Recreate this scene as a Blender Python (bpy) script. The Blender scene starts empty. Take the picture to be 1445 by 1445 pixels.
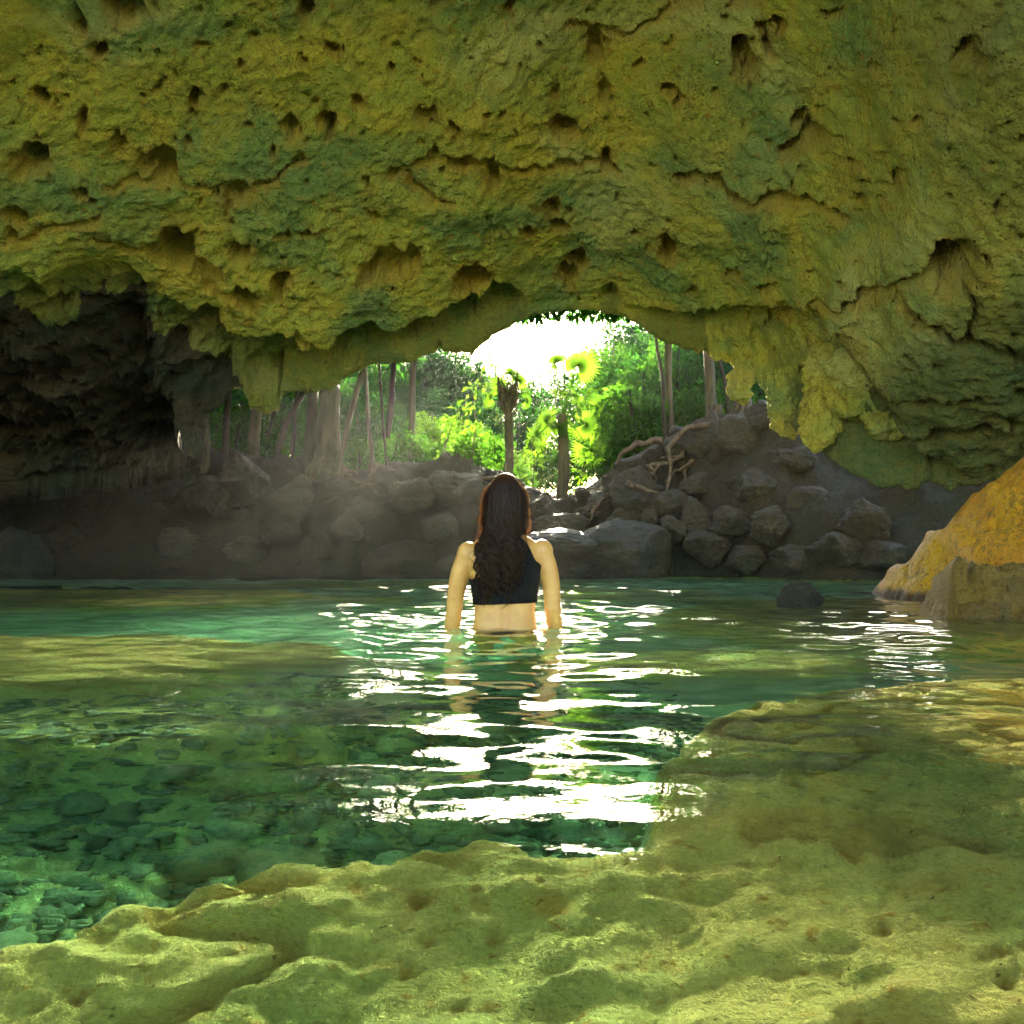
import bpy, bmesh, math, random
import numpy as np
from mathutils import Vector, Matrix
from mathutils.bvhtree import BVHTree

sc = bpy.context.scene
COL = sc.collection
R = math.radians
rnd = random.Random(7)

# ------------------------------------------------------------------ camera, sky, sun, exposure
CAMZ = 0.40
PITCH = math.atan(41.5 / 1445)
cd = bpy.data.cameras.new('camera')
cd.lens = 36; cd.sensor_width = 36; cd.clip_start = 0.02; cd.clip_end = 500
cam = bpy.data.objects.new('camera', cd); COL.objects.link(cam)
cam.location = (0, 0, CAMZ); cam.rotation_euler = (math.pi / 2 + PITCH, 0, 0)
sc.camera = cam

SUN_ELEV, SUN_AZ = R(13.2), R(1.5)
w = bpy.data.worlds.new('World'); sc.world = w; w.use_nodes = True
wn = w.node_tree.nodes
sky = wn.new('ShaderNodeTexSky'); sky.sky_type = 'NISHITA'; sky.sun_disc = False
sky.sun_elevation = SUN_ELEV; sky.sun_rotation = SUN_AZ
w.node_tree.links.new(sky.outputs[0], wn['Background'].inputs[0])
wn['Background'].inputs[1].default_value = 0.05

sl = bpy.data.lights.new('sun', 'SUN'); sl.energy = 5.0; sl.angle = R(0.5); sl.color = (1, .88, .64)
sun = bpy.data.objects.new('sun', sl); COL.objects.link(sun)
sdir = Vector((-math.sin(SUN_AZ) * math.cos(SUN_ELEV), -math.cos(SUN_AZ) * math.cos(SUN_ELEV), -math.sin(SUN_ELEV)))
sun.rotation_euler = sdir.to_track_quat('-Z', 'Y').to_euler()

sc.view_settings.view_transform = 'Standard'; sc.view_settings.look = 'None'
sc.view_settings.gamma = 1; sc.view_settings.exposure = 4.2
sc.render.engine = 'CYCLES'
cy = sc.cycles
cy.use_denoising = True
cy.max_bounces = 10; cy.diffuse_bounces = 5; cy.glossy_bounces = 4; cy.transmission_bounces = 8
cy.volume_bounces = 0; cy.transparent_max_bounces = 8
cy.caustics_refractive = True; cy.caustics_reflective = True; cy.blur_glossy = 0.3
cy.sample_clamp_indirect = 8

# ------------------------------------------------------------------ maths helpers
def P(px, py, Y):
    """world point at depth Y seen at photo pixel (px, py)"""
    a = (px - 722.5) / 1445; b = (722.5 - py) / 1445
    c, s = math.cos(PITCH), math.sin(PITCH)
    dy, dz = c - b * s, s + b * c
    return np.array((a / dy * Y, Y, CAMZ + dz / dy * Y))

def to_px(x, y, z):
    c, s = math.cos(PITCH), math.sin(PITCH)
    zz = z - CAMZ
    f = np.maximum(y * c + zz * s, 1e-3); u = -y * s + zz * c
    return 722.5 + 1445 * x / f, 722.5 - 1445 * u / f

def _h(ix, iy, iz, seed):
    n = (ix * 374761393 + iy * 668265263 + iz * 2147483647 + seed * 1274126177) & 0xFFFFFFFF
    n = ((n ^ (n >> 13)) * 1274126177) & 0xFFFFFFFF
    n = ((n ^ (n >> 16)) * 2246822519) & 0xFFFFFFFF
    return ((n ^ (n >> 15)) & 0xFFFF) / 32767.5 - 1.0

def noise(x, y, z, seed=0):
    x, y, z = np.broadcast_arrays(np.asarray(x, float), np.asarray(y, float), np.asarray(z, float))
    fx, fy, fz = np.floor(x), np.floor(y), np.floor(z)
    ix, iy, iz = fx.astype(np.int64), fy.astype(np.int64), fz.astype(np.int64)
    u, v, t = x - fx, y - fy, z - fz
    u = u * u * u * (u * (u * 6 - 15) + 10); v = v * v * v * (v * (v * 6 - 15) + 10); t = t * t * t * (t * (t * 6 - 15) + 10)
    r = 0
    for a in (0, 1):
        for b in (0, 1):
            for c in (0, 1):
                r = r + (u if a else 1 - u) * (v if b else 1 - v) * (t if c else 1 - t) * _h(ix + a, iy + b, iz + c, seed)
    return r

def fbm(x, y, z, octv=4, seed=0, gain=.5):
    s = 0; a = 1; f = 1; n = 0
    for k in range(octv):
        s = s + a * noise(x * f + k * 17.3, y * f + k * 9.1, z * f, seed + k); n += a
        a *= gain; f *= 2.03
    return s / n

def billow(x, y, z, octv=4, seed=0, gain=.5):
    s = 0; a = 1; f = 1; n = 0
    for k in range(octv):
        s = s + a * np.abs(noise(x * f + k * 13.7, y * f + k * 7.7, z * f, seed + k)); n += a
        a *= gain; f *= 2.07
    return s / n

def cells(x, y, z, seed=0):
    """distance to nearest random feature point, and a per-cell random"""
    fx, fy, fz = np.floor(x).astype(np.int64), np.floor(y).astype(np.int64), np.floor(z).astype(np.int64)
    best = np.full(np.shape(x), 9.0); rid = np.zeros(np.shape(x))
    for a in (-1, 0, 1):
        for b in (-1, 0, 1):
            for c in (-1, 0, 1):
                i, j, k = fx + a, fy + b, fz + c
                d = np.sqrt((i + .5 + .45 * _h(i, j, k, seed) - x) ** 2 + (j + .5 + .45 * _h(i, j, k, seed + 1) - y) ** 2 + (k + .5 + .45 * _h(i, j, k, seed + 2) - z) ** 2)
                m = d < best
                best = np.where(m, d, best); rid = np.where(m, _h(i, j, k, seed + 3), rid)
    return best, rid

def ss(a, b, x):
    t = np.clip((x - a) / (b - a), 0, 1); return t * t * (3 - 2 * t)

def polydist(px, py, pts):
    d = np.full(np.shape(px), 1e9)
    for (x0, y0), (x1, y1) in zip(pts[:-1], pts[1:]):
        dx, dy = x1 - x0, y1 - y0
        t = np.clip(((px - x0) * dx + (py - y0) * dy) / (dx * dx + dy * dy + 1e-9), 0, 1)
        d = np.minimum(d, np.hypot(px - x0 - t * dx, py - y0 - t * dy))
    return d

# ------------------------------------------------------------------ object helpers
def mesh_np(name, v, quads=None, tris=None, smooth=True, attrs=None):
    me = bpy.data.meshes.new(name)
    v = np.ascontiguousarray(v, np.float32)
    loops = []; starts = []; n = 0
    for arr, k in ((quads, 4), (tris, 3)):
        if arr is not None and len(arr):
            arr = np.asarray(arr, np.int32); loops.append(arr.ravel())
            starts.append(n + np.arange(len(arr), dtype=np.int32) * k); n += arr.size
    loops = np.concatenate(loops); starts = np.concatenate(starts)
    me.vertices.add(len(v)); me.vertices.foreach_set('co', v.ravel())
    me.loops.add(len(loops)); me.loops.foreach_set('vertex_index', loops)
    me.polygons.add(len(starts)); me.polygons.foreach_set('loop_start', starts)
    me.update(calc_edges=True); me.validate()
    me.polygons.foreach_set('use_smooth', np.full(len(me.polygons), smooth))
    for k, a in (attrs or {}).items():
        at = me.attributes.new(k, 'FLOAT', 'POINT'); at.data.foreach_set('value', np.asarray(a, np.float32).ravel())
    return me

def grid_faces(nr, nc, wrap=False):
    i = np.arange(nr * nc).reshape(nr, nc)
    if wrap: i = np.concatenate([i, i[:, :1]], 1)
    return np.stack([i[:-1, :-1], i[:-1, 1:], i[1:, 1:], i[1:, :-1]], -1).reshape(-1, 4)

def link(name, me, mat=None, parent=None):
    o = bpy.data.objects.new(name, me); COL.objects.link(o)
    if mat and me: me.materials.clear(); me.materials.append(mat)
    if parent: o.parent = parent
    return o

def tag(o, label=None, cat=None, group=None, kind=None):
    for k, v in (('label', label), ('category', cat), ('group', group), ('kind', kind)):
        if v: o[k] = v
    return o

def empty(name, loc, rz=0):
    o = bpy.data.objects.new(name, None); COL.objects.link(o)
    o.empty_display_size = .1; o.location = loc; o.rotation_euler = (0, 0, rz)
    return o

def copy_thing(o, loc, rz=0, s=1.0):
    c = o.copy(); COL.objects.link(c); c.location = loc; c.rotation_euler = (0, 0, rz); c.scale = (s, s, s)
    for ch in o.children:
        d = ch.copy(); COL.objects.link(d); d.parent = c
    return c

class Geo:
    def __init__(s): s.v = []; s.q = []; s.t = []; s.n = 0
    def add(s, v, q=None, t=None):
        v = np.asarray(v, float)
        if q is not None and len(q): s.q.append(np.asarray(q) + s.n)
        if t is not None and len(t): s.t.append(np.asarray(t) + s.n)
        s.v.append(v); s.n += len(v)
    def mesh(s, name, smooth=True):
        return mesh_np(name, np.concatenate(s.v), np.concatenate(s.q) if s.q else None, np.concatenate(s.t) if s.t else None, smooth)

def tube(pts, rad, sides=8, cap=True, wob=0, seed=0):
    pts = np.asarray(pts, float); rad = np.broadcast_to(np.asarray(rad, float), (len(pts),))
    tan = np.gradient(pts, axis=0); tan /= np.linalg.norm(tan, axis=1, keepdims=True) + 1e-9
    ref = np.array((0, 0, 1.)) if abs(tan[len(pts) // 2, 2]) < .8 else np.array((0, 1., 0))
    n1 = np.cross(tan, ref); n1 /= np.linalg.norm(n1, axis=1, keepdims=True) + 1e-9
    n2 = np.cross(tan, n1)
    th = np.arange(sides) / sides * 2 * math.pi
    r = rad[:, None] * np.ones(sides)
    if wob: r = r * (1 + wob * noise(np.cos(th)[None] * 1.7, np.sin(th)[None] * 1.7, np.arange(len(pts))[:, None] * .45, seed))
    v = pts[:, None] + r[..., None] * (n1[:, None] * np.cos(th)[None, :, None] + n2[:, None] * np.sin(th)[None, :, None])
    q = grid_faces(len(pts), sides, True)
    v = v.reshape(-1, 3); t = []
    if cap:
        n = len(v); v = np.concatenate([v, pts[:1], pts[-1:]])
        b = (len(pts) - 1) * sides
        for k in range(sides):
            t.append((n, (k + 1) % sides, k)); t.append((n + 1, b + k, b + (k + 1) % sides))
    return v, q, t

# ------------------------------------------------------------------ materials
class NT:
    def __init__(s, name):
        s.m = bpy.data.materials.new(name); s.m.use_nodes = True; s.nt = s.m.node_tree
        s.out = s.nt.nodes['Material Output']; s.bsdf = s.nt.nodes['Principled BSDF']
    def n(s, typ, **kw):
        nd = s.nt.nodes.new(typ)
        for k, v in kw.items(): setattr(nd, k, v)
        return nd
    def l(s, a, b): s.nt.links.new(a, b)
    def noise(s, co, scale, detail=6, rough=.55, dist=0):
        nd = s.n('ShaderNodeTexNoise'); s.l(co, nd.inputs['Vector'])
        nd.inputs['Scale'].default_value = scale; nd.inputs['Detail'].default_value = detail
        nd.inputs['Roughness'].default_value = rough; nd.inputs['Distortion'].default_value = dist
        return nd.outputs[0]
    def ramp(s, f, a, b, inv=False):
        nd = s.n('ShaderNodeMapRange'); nd.interpolation_type = 'SMOOTHSTEP'; s.l(f, nd.inputs[0])
        nd.inputs[1].default_value = a; nd.inputs[2].default_value = b
        nd.inputs[3].default_value = 1.0 if inv else 0.0; nd.inputs[4].default_value = 0.0 if inv else 1.0
        return nd.outputs[0]
    def mix(s, f, a, b):
        nd = s.n('ShaderNodeMix', data_type='RGBA')
        if isinstance(f, (int, float)): nd.inputs[0].default_value = f
        else: s.l(f, nd.inputs[0])
        for sock, c in ((nd.inputs[6], a), (nd.inputs[7], b)):
            if isinstance(c, tuple): sock.default_value = (*c, 1)
            else: s.l(c, sock)
        return nd.outputs[2]
    def math(s, op, a, b=0.0):
        nd = s.n('ShaderNodeMath', operation=op)
        for sock, c in ((nd.inputs[0], a), (nd.inputs[1], b)):
            if isinstance(c, (int, float)): sock.default_value = c
            else: s.l(c, sock)
        return nd.outputs[0]
    def bump(s, h, dist, strength=1.0):
        nd = s.n('ShaderNodeBump'); s.l(h, nd.inputs['Height']); nd.inputs['Distance'].default_value = dist
        nd.inputs['Strength'].default_value = strength
        return nd.outputs[0]
    def coord(s): return s.n('ShaderNodeTexCoord').outputs['Object']
    def attr(s, name):
        nd = s.n('ShaderNodeAttribute'); nd.attribute_name = name; return nd.outputs['Fac']

def rock_mat(name, base, alt, patch, stain, dark, scale=1.0, rough=.82, bump=.02, spec=.35, use_stain=False, veins=0, silt=False, tide=False):
    M = NT(name); co = M.coord()
    big = M.noise(co, .9 * scale, 4, .55, .4); mid = M.noise(co, 3.1 * scale, 6, .6, .6); sm = M.noise(co, 13 * scale, 7, .65, .3)
    fine = M.noise(co, 60 * scale, 5, .7)
    c = M.mix(M.ramp(mid, .38, .64), base, alt)
    c = M.mix(M.ramp(big, .47, .66), c, patch)
    c = M.mix(M.ramp(sm, .55, .72), c, stain)
    sp = M.noise(co, 28 * scale, 4, .6, .8)
    c = M.mix(M.ramp(sp, .64, .74), c, dark)
    c = M.mix(M.math('MULTIPLY', M.ramp(fine, .35, .7), .35), c, dark)
    if veins:
        vn = M.noise(co, 4.2 * scale, 5, .6, 1.6)
        ln = M.ramp(M.math('ABSOLUTE', M.math('SUBTRACT', vn, .5)), .0, .028, True)
        c = M.mix(M.math('MULTIPLY', M.math('MULTIPLY', ln, M.ramp(M.noise(co, 1.7 * scale, 3), .42, .6)), veins), c, dark)
    if use_stain:
        wet = M.noise(co, .55 * scale, 5, .6, .8); c = M.mix(M.math('MULTIPLY', M.ramp(wet, .54, .68), .55), c, (.70, .62, .20))
        c = M.mix(M.attr('stain'), c, stain)
        c = M.mix(M.attr('algae_shade'), c, M.mix(M.ramp(sm, .4, .6), (.05, .088, .022), (.10, .11, .022)))  # green algae tint, also used for the shade painted below the ledge edge
    if silt: c = M.mix(M.math('MULTIPLY', M.attr('silt'), .85), c, M.mix(M.ramp(mid, .4, .6), (.80, .80, .60), (.62, .66, .44)))
    if tide:
        sz = M.n('ShaderNodeSeparateXYZ'); M.l(co, sz.inputs[0])
        c = M.mix(M.ramp(M.math('ADD', sz.outputs[2], M.math('MULTIPLY', mid, -.12)), -.03, .03, True), c, dark)
    M.l(c, M.bsdf.inputs['Base Color'])
    M.bsdf.inputs['Roughness'].default_value = rough; M.bsdf.inputs['Specular IOR Level'].default_value = spec
    v = M.n('ShaderNodeTexVoronoi'); M.l(co, v.inputs['Vector']); v.inputs['Scale'].default_value = 22 * scale
    hgt = M.math('ADD', M.math('MULTIPLY', sm, 1.6), M.math('MULTIPLY', fine, .5))
    hgt = M.math('ADD', hgt, M.math('MULTIPLY', M.ramp(v.outputs[0], .05, .3), .35))
    M.l(M.bump(hgt, bump), M.bsdf.inputs['Normal'])
    return M.m

M_ROOF = rock_mat('cave_limestone', (.66, .53, .055), (.47, .48, .06), (.26, .37, .09), (.50, .27, .02), (.09, .045, .010), 1.0, bump=.06, use_stain=True, veins=.55)
M_WALL_SHADE = rock_mat('brown_shaded_wall', (.085, .058, .024), (.055, .045, .02), (.036, .042, .02), (.07, .038, .013), (.014, .010, .006), 1.0, bump=.05)  # brown cave rock darkened further, with the recess shade put into its colour
M_BED = rock_mat('pool_limestone', (.82, .64, .17), (.66, .57, .14), (.46, .49, .12), (.52, .26, .03), (.12, .065, .015), 1.7, bump=.06, use_stain=True, veins=.15, silt=True)
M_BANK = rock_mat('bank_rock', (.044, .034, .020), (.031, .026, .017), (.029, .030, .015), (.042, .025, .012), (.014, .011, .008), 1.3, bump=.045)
M_GOLD = rock_mat('ochre_rock', (.95, .42, .008), (.85, .33, .006), (.90, .47, .012), (.30, .15, .03), (.13, .065, .02), 1.2, rough=.38, bump=.04, spec=.5, veins=.9, tide=True)
M_BROWN = rock_mat('brown_wet_rock', (.24, .14, .02), (.13, .085, .018), (.30, .18, .02), (.07, .04, .01), (.04, .022, .008), 1.5, rough=.4, bump=.03, spec=.5)
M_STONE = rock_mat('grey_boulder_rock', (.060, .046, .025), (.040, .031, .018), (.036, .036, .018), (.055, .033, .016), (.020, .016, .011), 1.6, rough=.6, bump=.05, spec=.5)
M_PEB = rock_mat('pebble_rock', (.62, .58, .30), (.46, .47, .24), (.30, .36, .18), (.42, .30, .10), (.14, .12, .07), 3.0, bump=.006)
nt_ = M_PEB.node_tree; oi = nt_.nodes.new('ShaderNodeObjectInfo'); hs = nt_.nodes.new('ShaderNodeHueSaturation'); mr = nt_.nodes.new('ShaderNodeMapRange')
mr.inputs[3].default_value = .25; mr.inputs[4].default_value = 1.1
bs_ = nt_.nodes['Principled BSDF']; src = bs_.inputs['Base Color'].links[0].from_socket
nt_.links.new(oi.outputs['Random'], mr.inputs[0]); nt_.links.new(mr.outputs[0], hs.inputs['Value']); nt_.links.new(src, hs.inputs['Color']); nt_.links.new(hs.outputs[0], bs_.inputs['Base Color'])
M_GROUND = rock_mat('forest_soil', (.10, .085, .05), (.08, .09, .035), (.06, .09, .025), (.11, .07, .035), (.035, .025, .015), 1.5, bump=.03)

def simple_mat(name, col, rough=.7, spec=.4, bump=0, bscale=20, col2=None, stretch=None):
    M = NT(name); co = M.coord()
    if stretch:
        mp = M.n('ShaderNodeMapping'); M.l(co, mp.inputs[0]); mp.inputs['Scale'].default_value = stretch; co = mp.outputs[0]
    nz = M.noise(co, bscale, 5, .6, .3)
    M.l(M.mix(M.ramp(nz, .35, .65), col, col2 or tuple(c * .6 for c in col)), M.bsdf.inputs['Base Color'])
    M.bsdf.inputs['Roughness'].default_value = rough; M.bsdf.inputs['Specular IOR Level'].default_value = spec
    if bump: M.l(M.bump(nz, bump), M.bsdf.inputs['Normal'])
    return M.m

def leaf_mat(name, col, trans, col2, trans2):
    M = NT(name); M.nt.nodes.remove(M.bsdf); co = M.coord()
    f = M.ramp(M.noise(co, 3.0, 3, .6), .35, .65)
    d = M.n('ShaderNodeBsdfDiffuse'); M.l(M.mix(f, col, col2), d.inputs[0])
    t = M.n('ShaderNodeBsdfTranslucent'); M.l(M.mix(f, trans, trans2), t.inputs[0])
    g = M.n('ShaderNodeBsdfGlossy'); g.inputs['Roughness'].default_value = .35; g.inputs[0].default_value = (.6, .6, .6, 1)
    m1 = M.n('ShaderNodeMixShader'); m1.inputs[0].default_value = .5; M.l(d.outputs[0], m1.inputs[1]); M.l(t.outputs[0], m1.inputs[2])
    m2 = M.n('ShaderNodeMixShader'); m2.inputs[0].default_value = .03; M.l(m1.outputs[0], m2.inputs[1]); M.l(g.outputs[0], m2.inputs[2])
    M.l(m2.outputs[0], M.out.inputs[0])
    return M.m

M_LEAF = leaf_mat('broad_leaf', (.030, .090, .012), (.030, .120, .006), (.045, .11, .012), (.075, .19, .010))
M_LEAF2 = leaf_mat('dark_leaf', (.022, .070, .016), (.018, .085, .008), (.030, .085, .014), (.03, .115, .008))
M_YLEAF = leaf_mat('young_leaf', (.09, .16, .015), (.11, .23, .008), (.06, .13, .012), (.07, .18, .008))
M_PALM = leaf_mat('palm_leaf', (.05, .12, .015), (.07, .17, .008), (.06, .12, .012), (.11, .22, .010))
M_BARK = simple_mat('pale_bark', (.095, .085, .050), .8, .3, .02, 9, (.045, .040, .024), (1, 1, .25))
M_BARKD = simple_mat('dark_bark', (.045, .036, .026), .85, .3, .02, 9, (.022, .018, .013), (1, 1, .25))
M_ROOT = simple_mat('root_bark', (.11, .08, .058), .8, .3, .01, 14, (.05, .038, .028))

# ------------------------------------------------------------------ cave roof (overhang that ends in the lip)
LIP = [(-1500, 800, 9.5), (-600, 760, 10), (-150, 700, 10.2), (0, 680, 10.3), (60, 672, 10.3), (130, 655, 10.4), (200, 625, 10.5), (245, 597, 10.5), (270, 574, 10.5), (285, 585, 10.5),
       (300, 581, 10.5), (318, 562, 10.5), (326, 549, 10.5), (340, 549, 10.5), (347, 562, 10.5), (356, 577, 10.5), (376, 585, 10.5), (393, 578, 10.5), (398, 557, 10.45), (412, 551, 10.4),
       (432, 553, 10.4), (455, 549, 10.3), (470, 551, 10.3), (480, 540, 10.25), (490, 531, 10.2), (505, 523, 10.2), (520, 515, 10.2), (545, 513, 10.15), (580, 511, 10.1), (598, 501, 10.1),
       (616, 494, 10.1), (640, 497, 10.1), (661, 495, 10.05), (667, 501, 10.05), (672, 493, 10.0), (690, 478, 10), (706, 466, 10), (722, 459, 10), (745, 447, 10), (775, 441, 10),
       (800, 439, 10), (835, 436, 10), (862, 441, 10), (890, 451, 9.95), (912, 466, 9.9), (940, 483, 9.85), (970, 493, 9.8), (1000, 500, 9.7), (1030, 509, 9.55), (1060, 525, 9.35),
       (1085, 560, 9.15), (1105, 590, 8.95), (1125, 612, 8.75), (1150, 628, 8.55), (1175, 650, 8.35), (1205, 668, 8.2), (1235, 684, 8.1), (1290, 692, 8), (1312, 676, 7.95), (1345, 690, 7.9),
       (1380, 680, 7.85), (1445, 640, 7.8), (1600, 600, 7.7), (1900, 640, 7.6), (2900, 700, 7.6)]
lp = np.array([P(a, b, c) for a, b, c in LIP])
lipx, lipy, lipz = lp[:, 0], lp[:, 1], lp[:, 2]

def seg(a, b, step): return list(np.arange(a, b - 1e-6, step))
xs = np.array(seg(-13, -6.2, .2) + seg(-6.2, 5.2, .0145) + seg(5.2, 12.01, .2))
T_end = 8.9
ts = np.array(seg(0, 3.5, .0145) + seg(3.5, T_end + .01, .09))
def prof(t):
    k = 3.0; s = .64
    return np.where(t < k, s * t, s * k + 1.5 * (1 - np.exp(-(np.maximum(t, k) - k) * s / 1.5)))

XL = np.interp(xs, lipx, lipy); ZL = np.interp(xs, lipx, lipz)
rows = []
X = np.broadcast_to(xs, (len(ts), len(xs)))
Yb = XL[None] - ts[:, None]; Zb = ZL[None] + prof(ts)[:, None]
# smooth the low-frequency lip shape away from the lip itself, so the lobes do not run all the way up as ribs
ker = np.exp(-np.linspace(-2, 2, 121) ** 2); ker /= ker.sum()
mid = (xs > -6.2) & (xs < 5.2)
ZS = ZL.copy(); pad = np.pad(ZL[mid], 60, mode='edge'); ZS[mid] = np.convolve(pad, ker, 'valid')
bl = ss(0.03, .55, ts)[:, None]
Zb = Zb + bl * (ZS - ZL)[None]
px, py = to_px(X, Yb, Zb)
EDGE = [(-300, 360), (0, 366), (30, 378), (60, 404), (100, 380), (170, 371), (200, 402), (250, 432), (300, 462), (350, 476), (400, 462), (430, 486), (462, 490), (476, 466), (520, 455), (555, 470), (600, 450),
        (640, 428), (680, 424), (700, 402), (722, 412), (745, 427), (780, 422), (835, 424), (862, 405), (885, 432), (960, 446), (1050, 437), (1100, 434), (1160, 442), (1200, 520), (1300, 640), (1500, 720), (1900, 760)]
eg = np.array(EDGE)
E_py = np.interp(px, eg[:, 0], eg[:, 1]) + 9 * fbm(px / 45, px * 0, py * 0, 3, 5)
lip_py = np.interp(px, [a for a, _, _ in LIP], [b for _, b, _ in LIP])
below = ss(-5, 16, py - E_py) * ss(2, 40, lip_py - py)
# pits: (px, py, radius, depth m)
PITS = [(143,60,16,.16),(64,129,14,.12),(279,134,16,.16),(289,58,7,.08),(430,15,15,.12),(472,76,11,.10),(405,178,14,.16),(464,176,16,.18),(505,143,9,.10),(555,98,7,.08),(607,152,15,.12),
        (640,172,12,.14),(47,215,26,.22),(125,155,11,.10),(172,185,15,.07),(222,212,20,.16),(240,228,18,.16),(273,195,8,.08),(335,265,20,.10),(115,258,13,.14),(180,4,26,.2),(112,22,14,.1),
        (255,348,34,.30),(290,372,24,.22),(345,412,18,.22),(345,345,13,.10),(402,322,8,.08),(436,321,9,.08),(520,382,18,.2),(548,372,26,.16),(582,362,18,.14),(398,398,18,.2),(668,396,26,.22),(350,425,13,.2),
        (295,461,26,.16),(615,210,12,.10),(650,222,14,.14),(690,232,16,.12),(525,300,10,.08),(800,175,18,.16),(785,132,10,.07),(842,70,18,.12),(855,130,13,.07),(950,128,11,.1),(1100,44,12,.14),
        (1083,50,9,.1),(1052,85,22,.2),(1088,76,14,.14),(1066,105,12,.14),(1176,28,11,.1),(1368,72,20,.2),(1388,88,14,.1),(1130,182,15,.2),(1146,210,22,.16),(1116,222,13,.14),(1272,260,15,.2),
        (770,280,16,.14),(786,308,13,.14),(745,320,10,.12),(815,370,14,.2),(800,395,16,.2),(940,336,18,.2),(852,215,14,.14),(865,225,9,.1),(1035,386,10,.1),(1085,410,10,.14),(975,408,8,.1),(1246,112,12,.1),
        (1345,375,34,.34),(1190,400,6,.1),(1100,470,26,.34),(1010,245,9,.1),(718,22,10,.1),(970,8,20,.2),(1045,2,22,.2),(625,4,16,.18),(905,95,8,.06),(690,150,6,.05),(1205,250,10,.07),(1410,300,12,.08),
        (1300,180,8,.06),(1215,290,8,.08),(560,240,9,.08),(380,215,8,.08),(30,300,18,.1),(20,330,12,.1),(70,440,16,.12),(160,470,26,.1),(250,500,18,.1),(930,440,14,.12),(1250,300,8,.06)]
depth = np.zeros_like(px); stain = np.zeros_like(px)
wx = 15 * fbm(px / 24, py / 24, px * 0 + 1, 4, 11, .6); wy = 15 * fbm(px / 24, py / 24, px * 0 + 7, 4, 23, .6)
r2 = random.Random(3)
for k in range(230):
    PITS.append((r2.uniform(-60, 1500), r2.uniform(-40, 520), r2.uniform(2.5, 6.5), r2.uniform(.03, .08)))
nearvis = (px > -300) & (px < 1750) & (py > -250) & (py < 900)
for a, b, r, d in PITS:
    asp = .75 + .5 * r2.random()
    q = np.hypot((px + wx * min(1, r / 10) - a) / asp, (py + wy * min(1, r / 10) - b) * asp) / r
    depth = np.maximum(depth, d * 1.7 * ss(1.1, .5, q)); stain = np.maximum(stain, .55 * ss(1.7, .7, q) * min(1, r / 9))
CRACKS = [([(955,232),(1015,248),(1040,266),(1115,283),(1165,306),(1192,320)], 8, .16), ([(560,235),(640,215),(690,226),(720,232),(800,222),(850,215)], 6, .09),
          ([(325,290),(355,265),(400,240),(430,222)], 6, .09), ([(1150,442),(1255,412),(1300,392),(1345,368)], 8, .2), ([(1260,412),(1290,445),(1360,475),(1445,500)], 6, .14),
          ([(1335,386),(1366,402),(1372,440),(1360,478)], 6, .16), ([(560,232),(600,260),(640,275)], 5, .06), ([(140,330),(220,350),(300,395),(352,425)], 7, .08), ([(420,470),(480,500)], 8, .16),
          ([(1180,590),(1260,560),(1330,560),(1445,545)], 6, .08), ([(1190,480),(1215,540),(1260,590)], 14, .16), ([(1245,640),(1330,610),(1445,590)], 10, .12), ([(800,40),(860,60),(905,50),(960,15)], 6, .07),
          ([(150,250),(230,235),(290,260),(340,255)], 6, .06), ([(0,345),(60,320),(140,300)], 6, .06)]
for pts, r, d in CRACKS:
    q = polydist(px + wx, py + wy, pts) / r
    depth = np.maximum(depth, d * ss(1.2, .2, q)); stain = np.maximum(stain, .5 * ss(2.0, .8, q))
lipfade = ss(0.0, .8, ts)[:, None]
p3 = (X, Yb, Zb)
big = .22 * fbm(X * .6, Yb * .6, Zb * .6, 3, 40)
med = .075 * (billow(X * 1.7, Yb * 1.7, Zb * 1.7, 3, 50) - .35)
sml = .038 * (billow(X * 5, Yb * 5, Zb * 5, 4, 60) - .35)
rough_zone = ss(-.1, .35, fbm(X * .9, Yb * .9, Zb * .9, 2, 90)) + ss(190, 400, py) * .5
c1, cr = cells(X * 9, Yb * 9, Zb * 9, 70)
knob = .035 * ss(.55, .1, c1) * (cr > .1)
c2, cr2 = cells(X * 4.2 + .3 * big, Yb * 4.2, Zb * 4.2, 75)
scal = -.05 * ss(.2, .75, c2)
tiny = .022 * fbm(X * 22, Yb * 22, Zb * 22, 4, 80)
inward = big * lipfade + med * (.35 + .65 * lipfade) * (.5 + .6 * rough_zone) + sml * (.6 + .6 * rough_zone) + .05 * (1 - lipfade) * (billow(X * 4, Yb * 4, Zb * 4, 4, 64) - .3) + tiny * 1.3 - knob * rough_zone + scal * .6 * rough_zone + depth + below * (.34 - .24 * ss(330, 200, px) + .30 * (billow(X * 2.2, Yb * 2.2, Zb * 2.2, 4, 66) - .3) + .09 * (billow(X * 7.5, Yb * 7.5, Zb * 7.5, 3, 68) - .3)) + .018 * (billow(X * 30, Yb * 30, Zb * 30, 2, 69) - .3)
fine_cols = ((xs > -7) & (xs < 7)).astype(float)[None]
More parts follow.
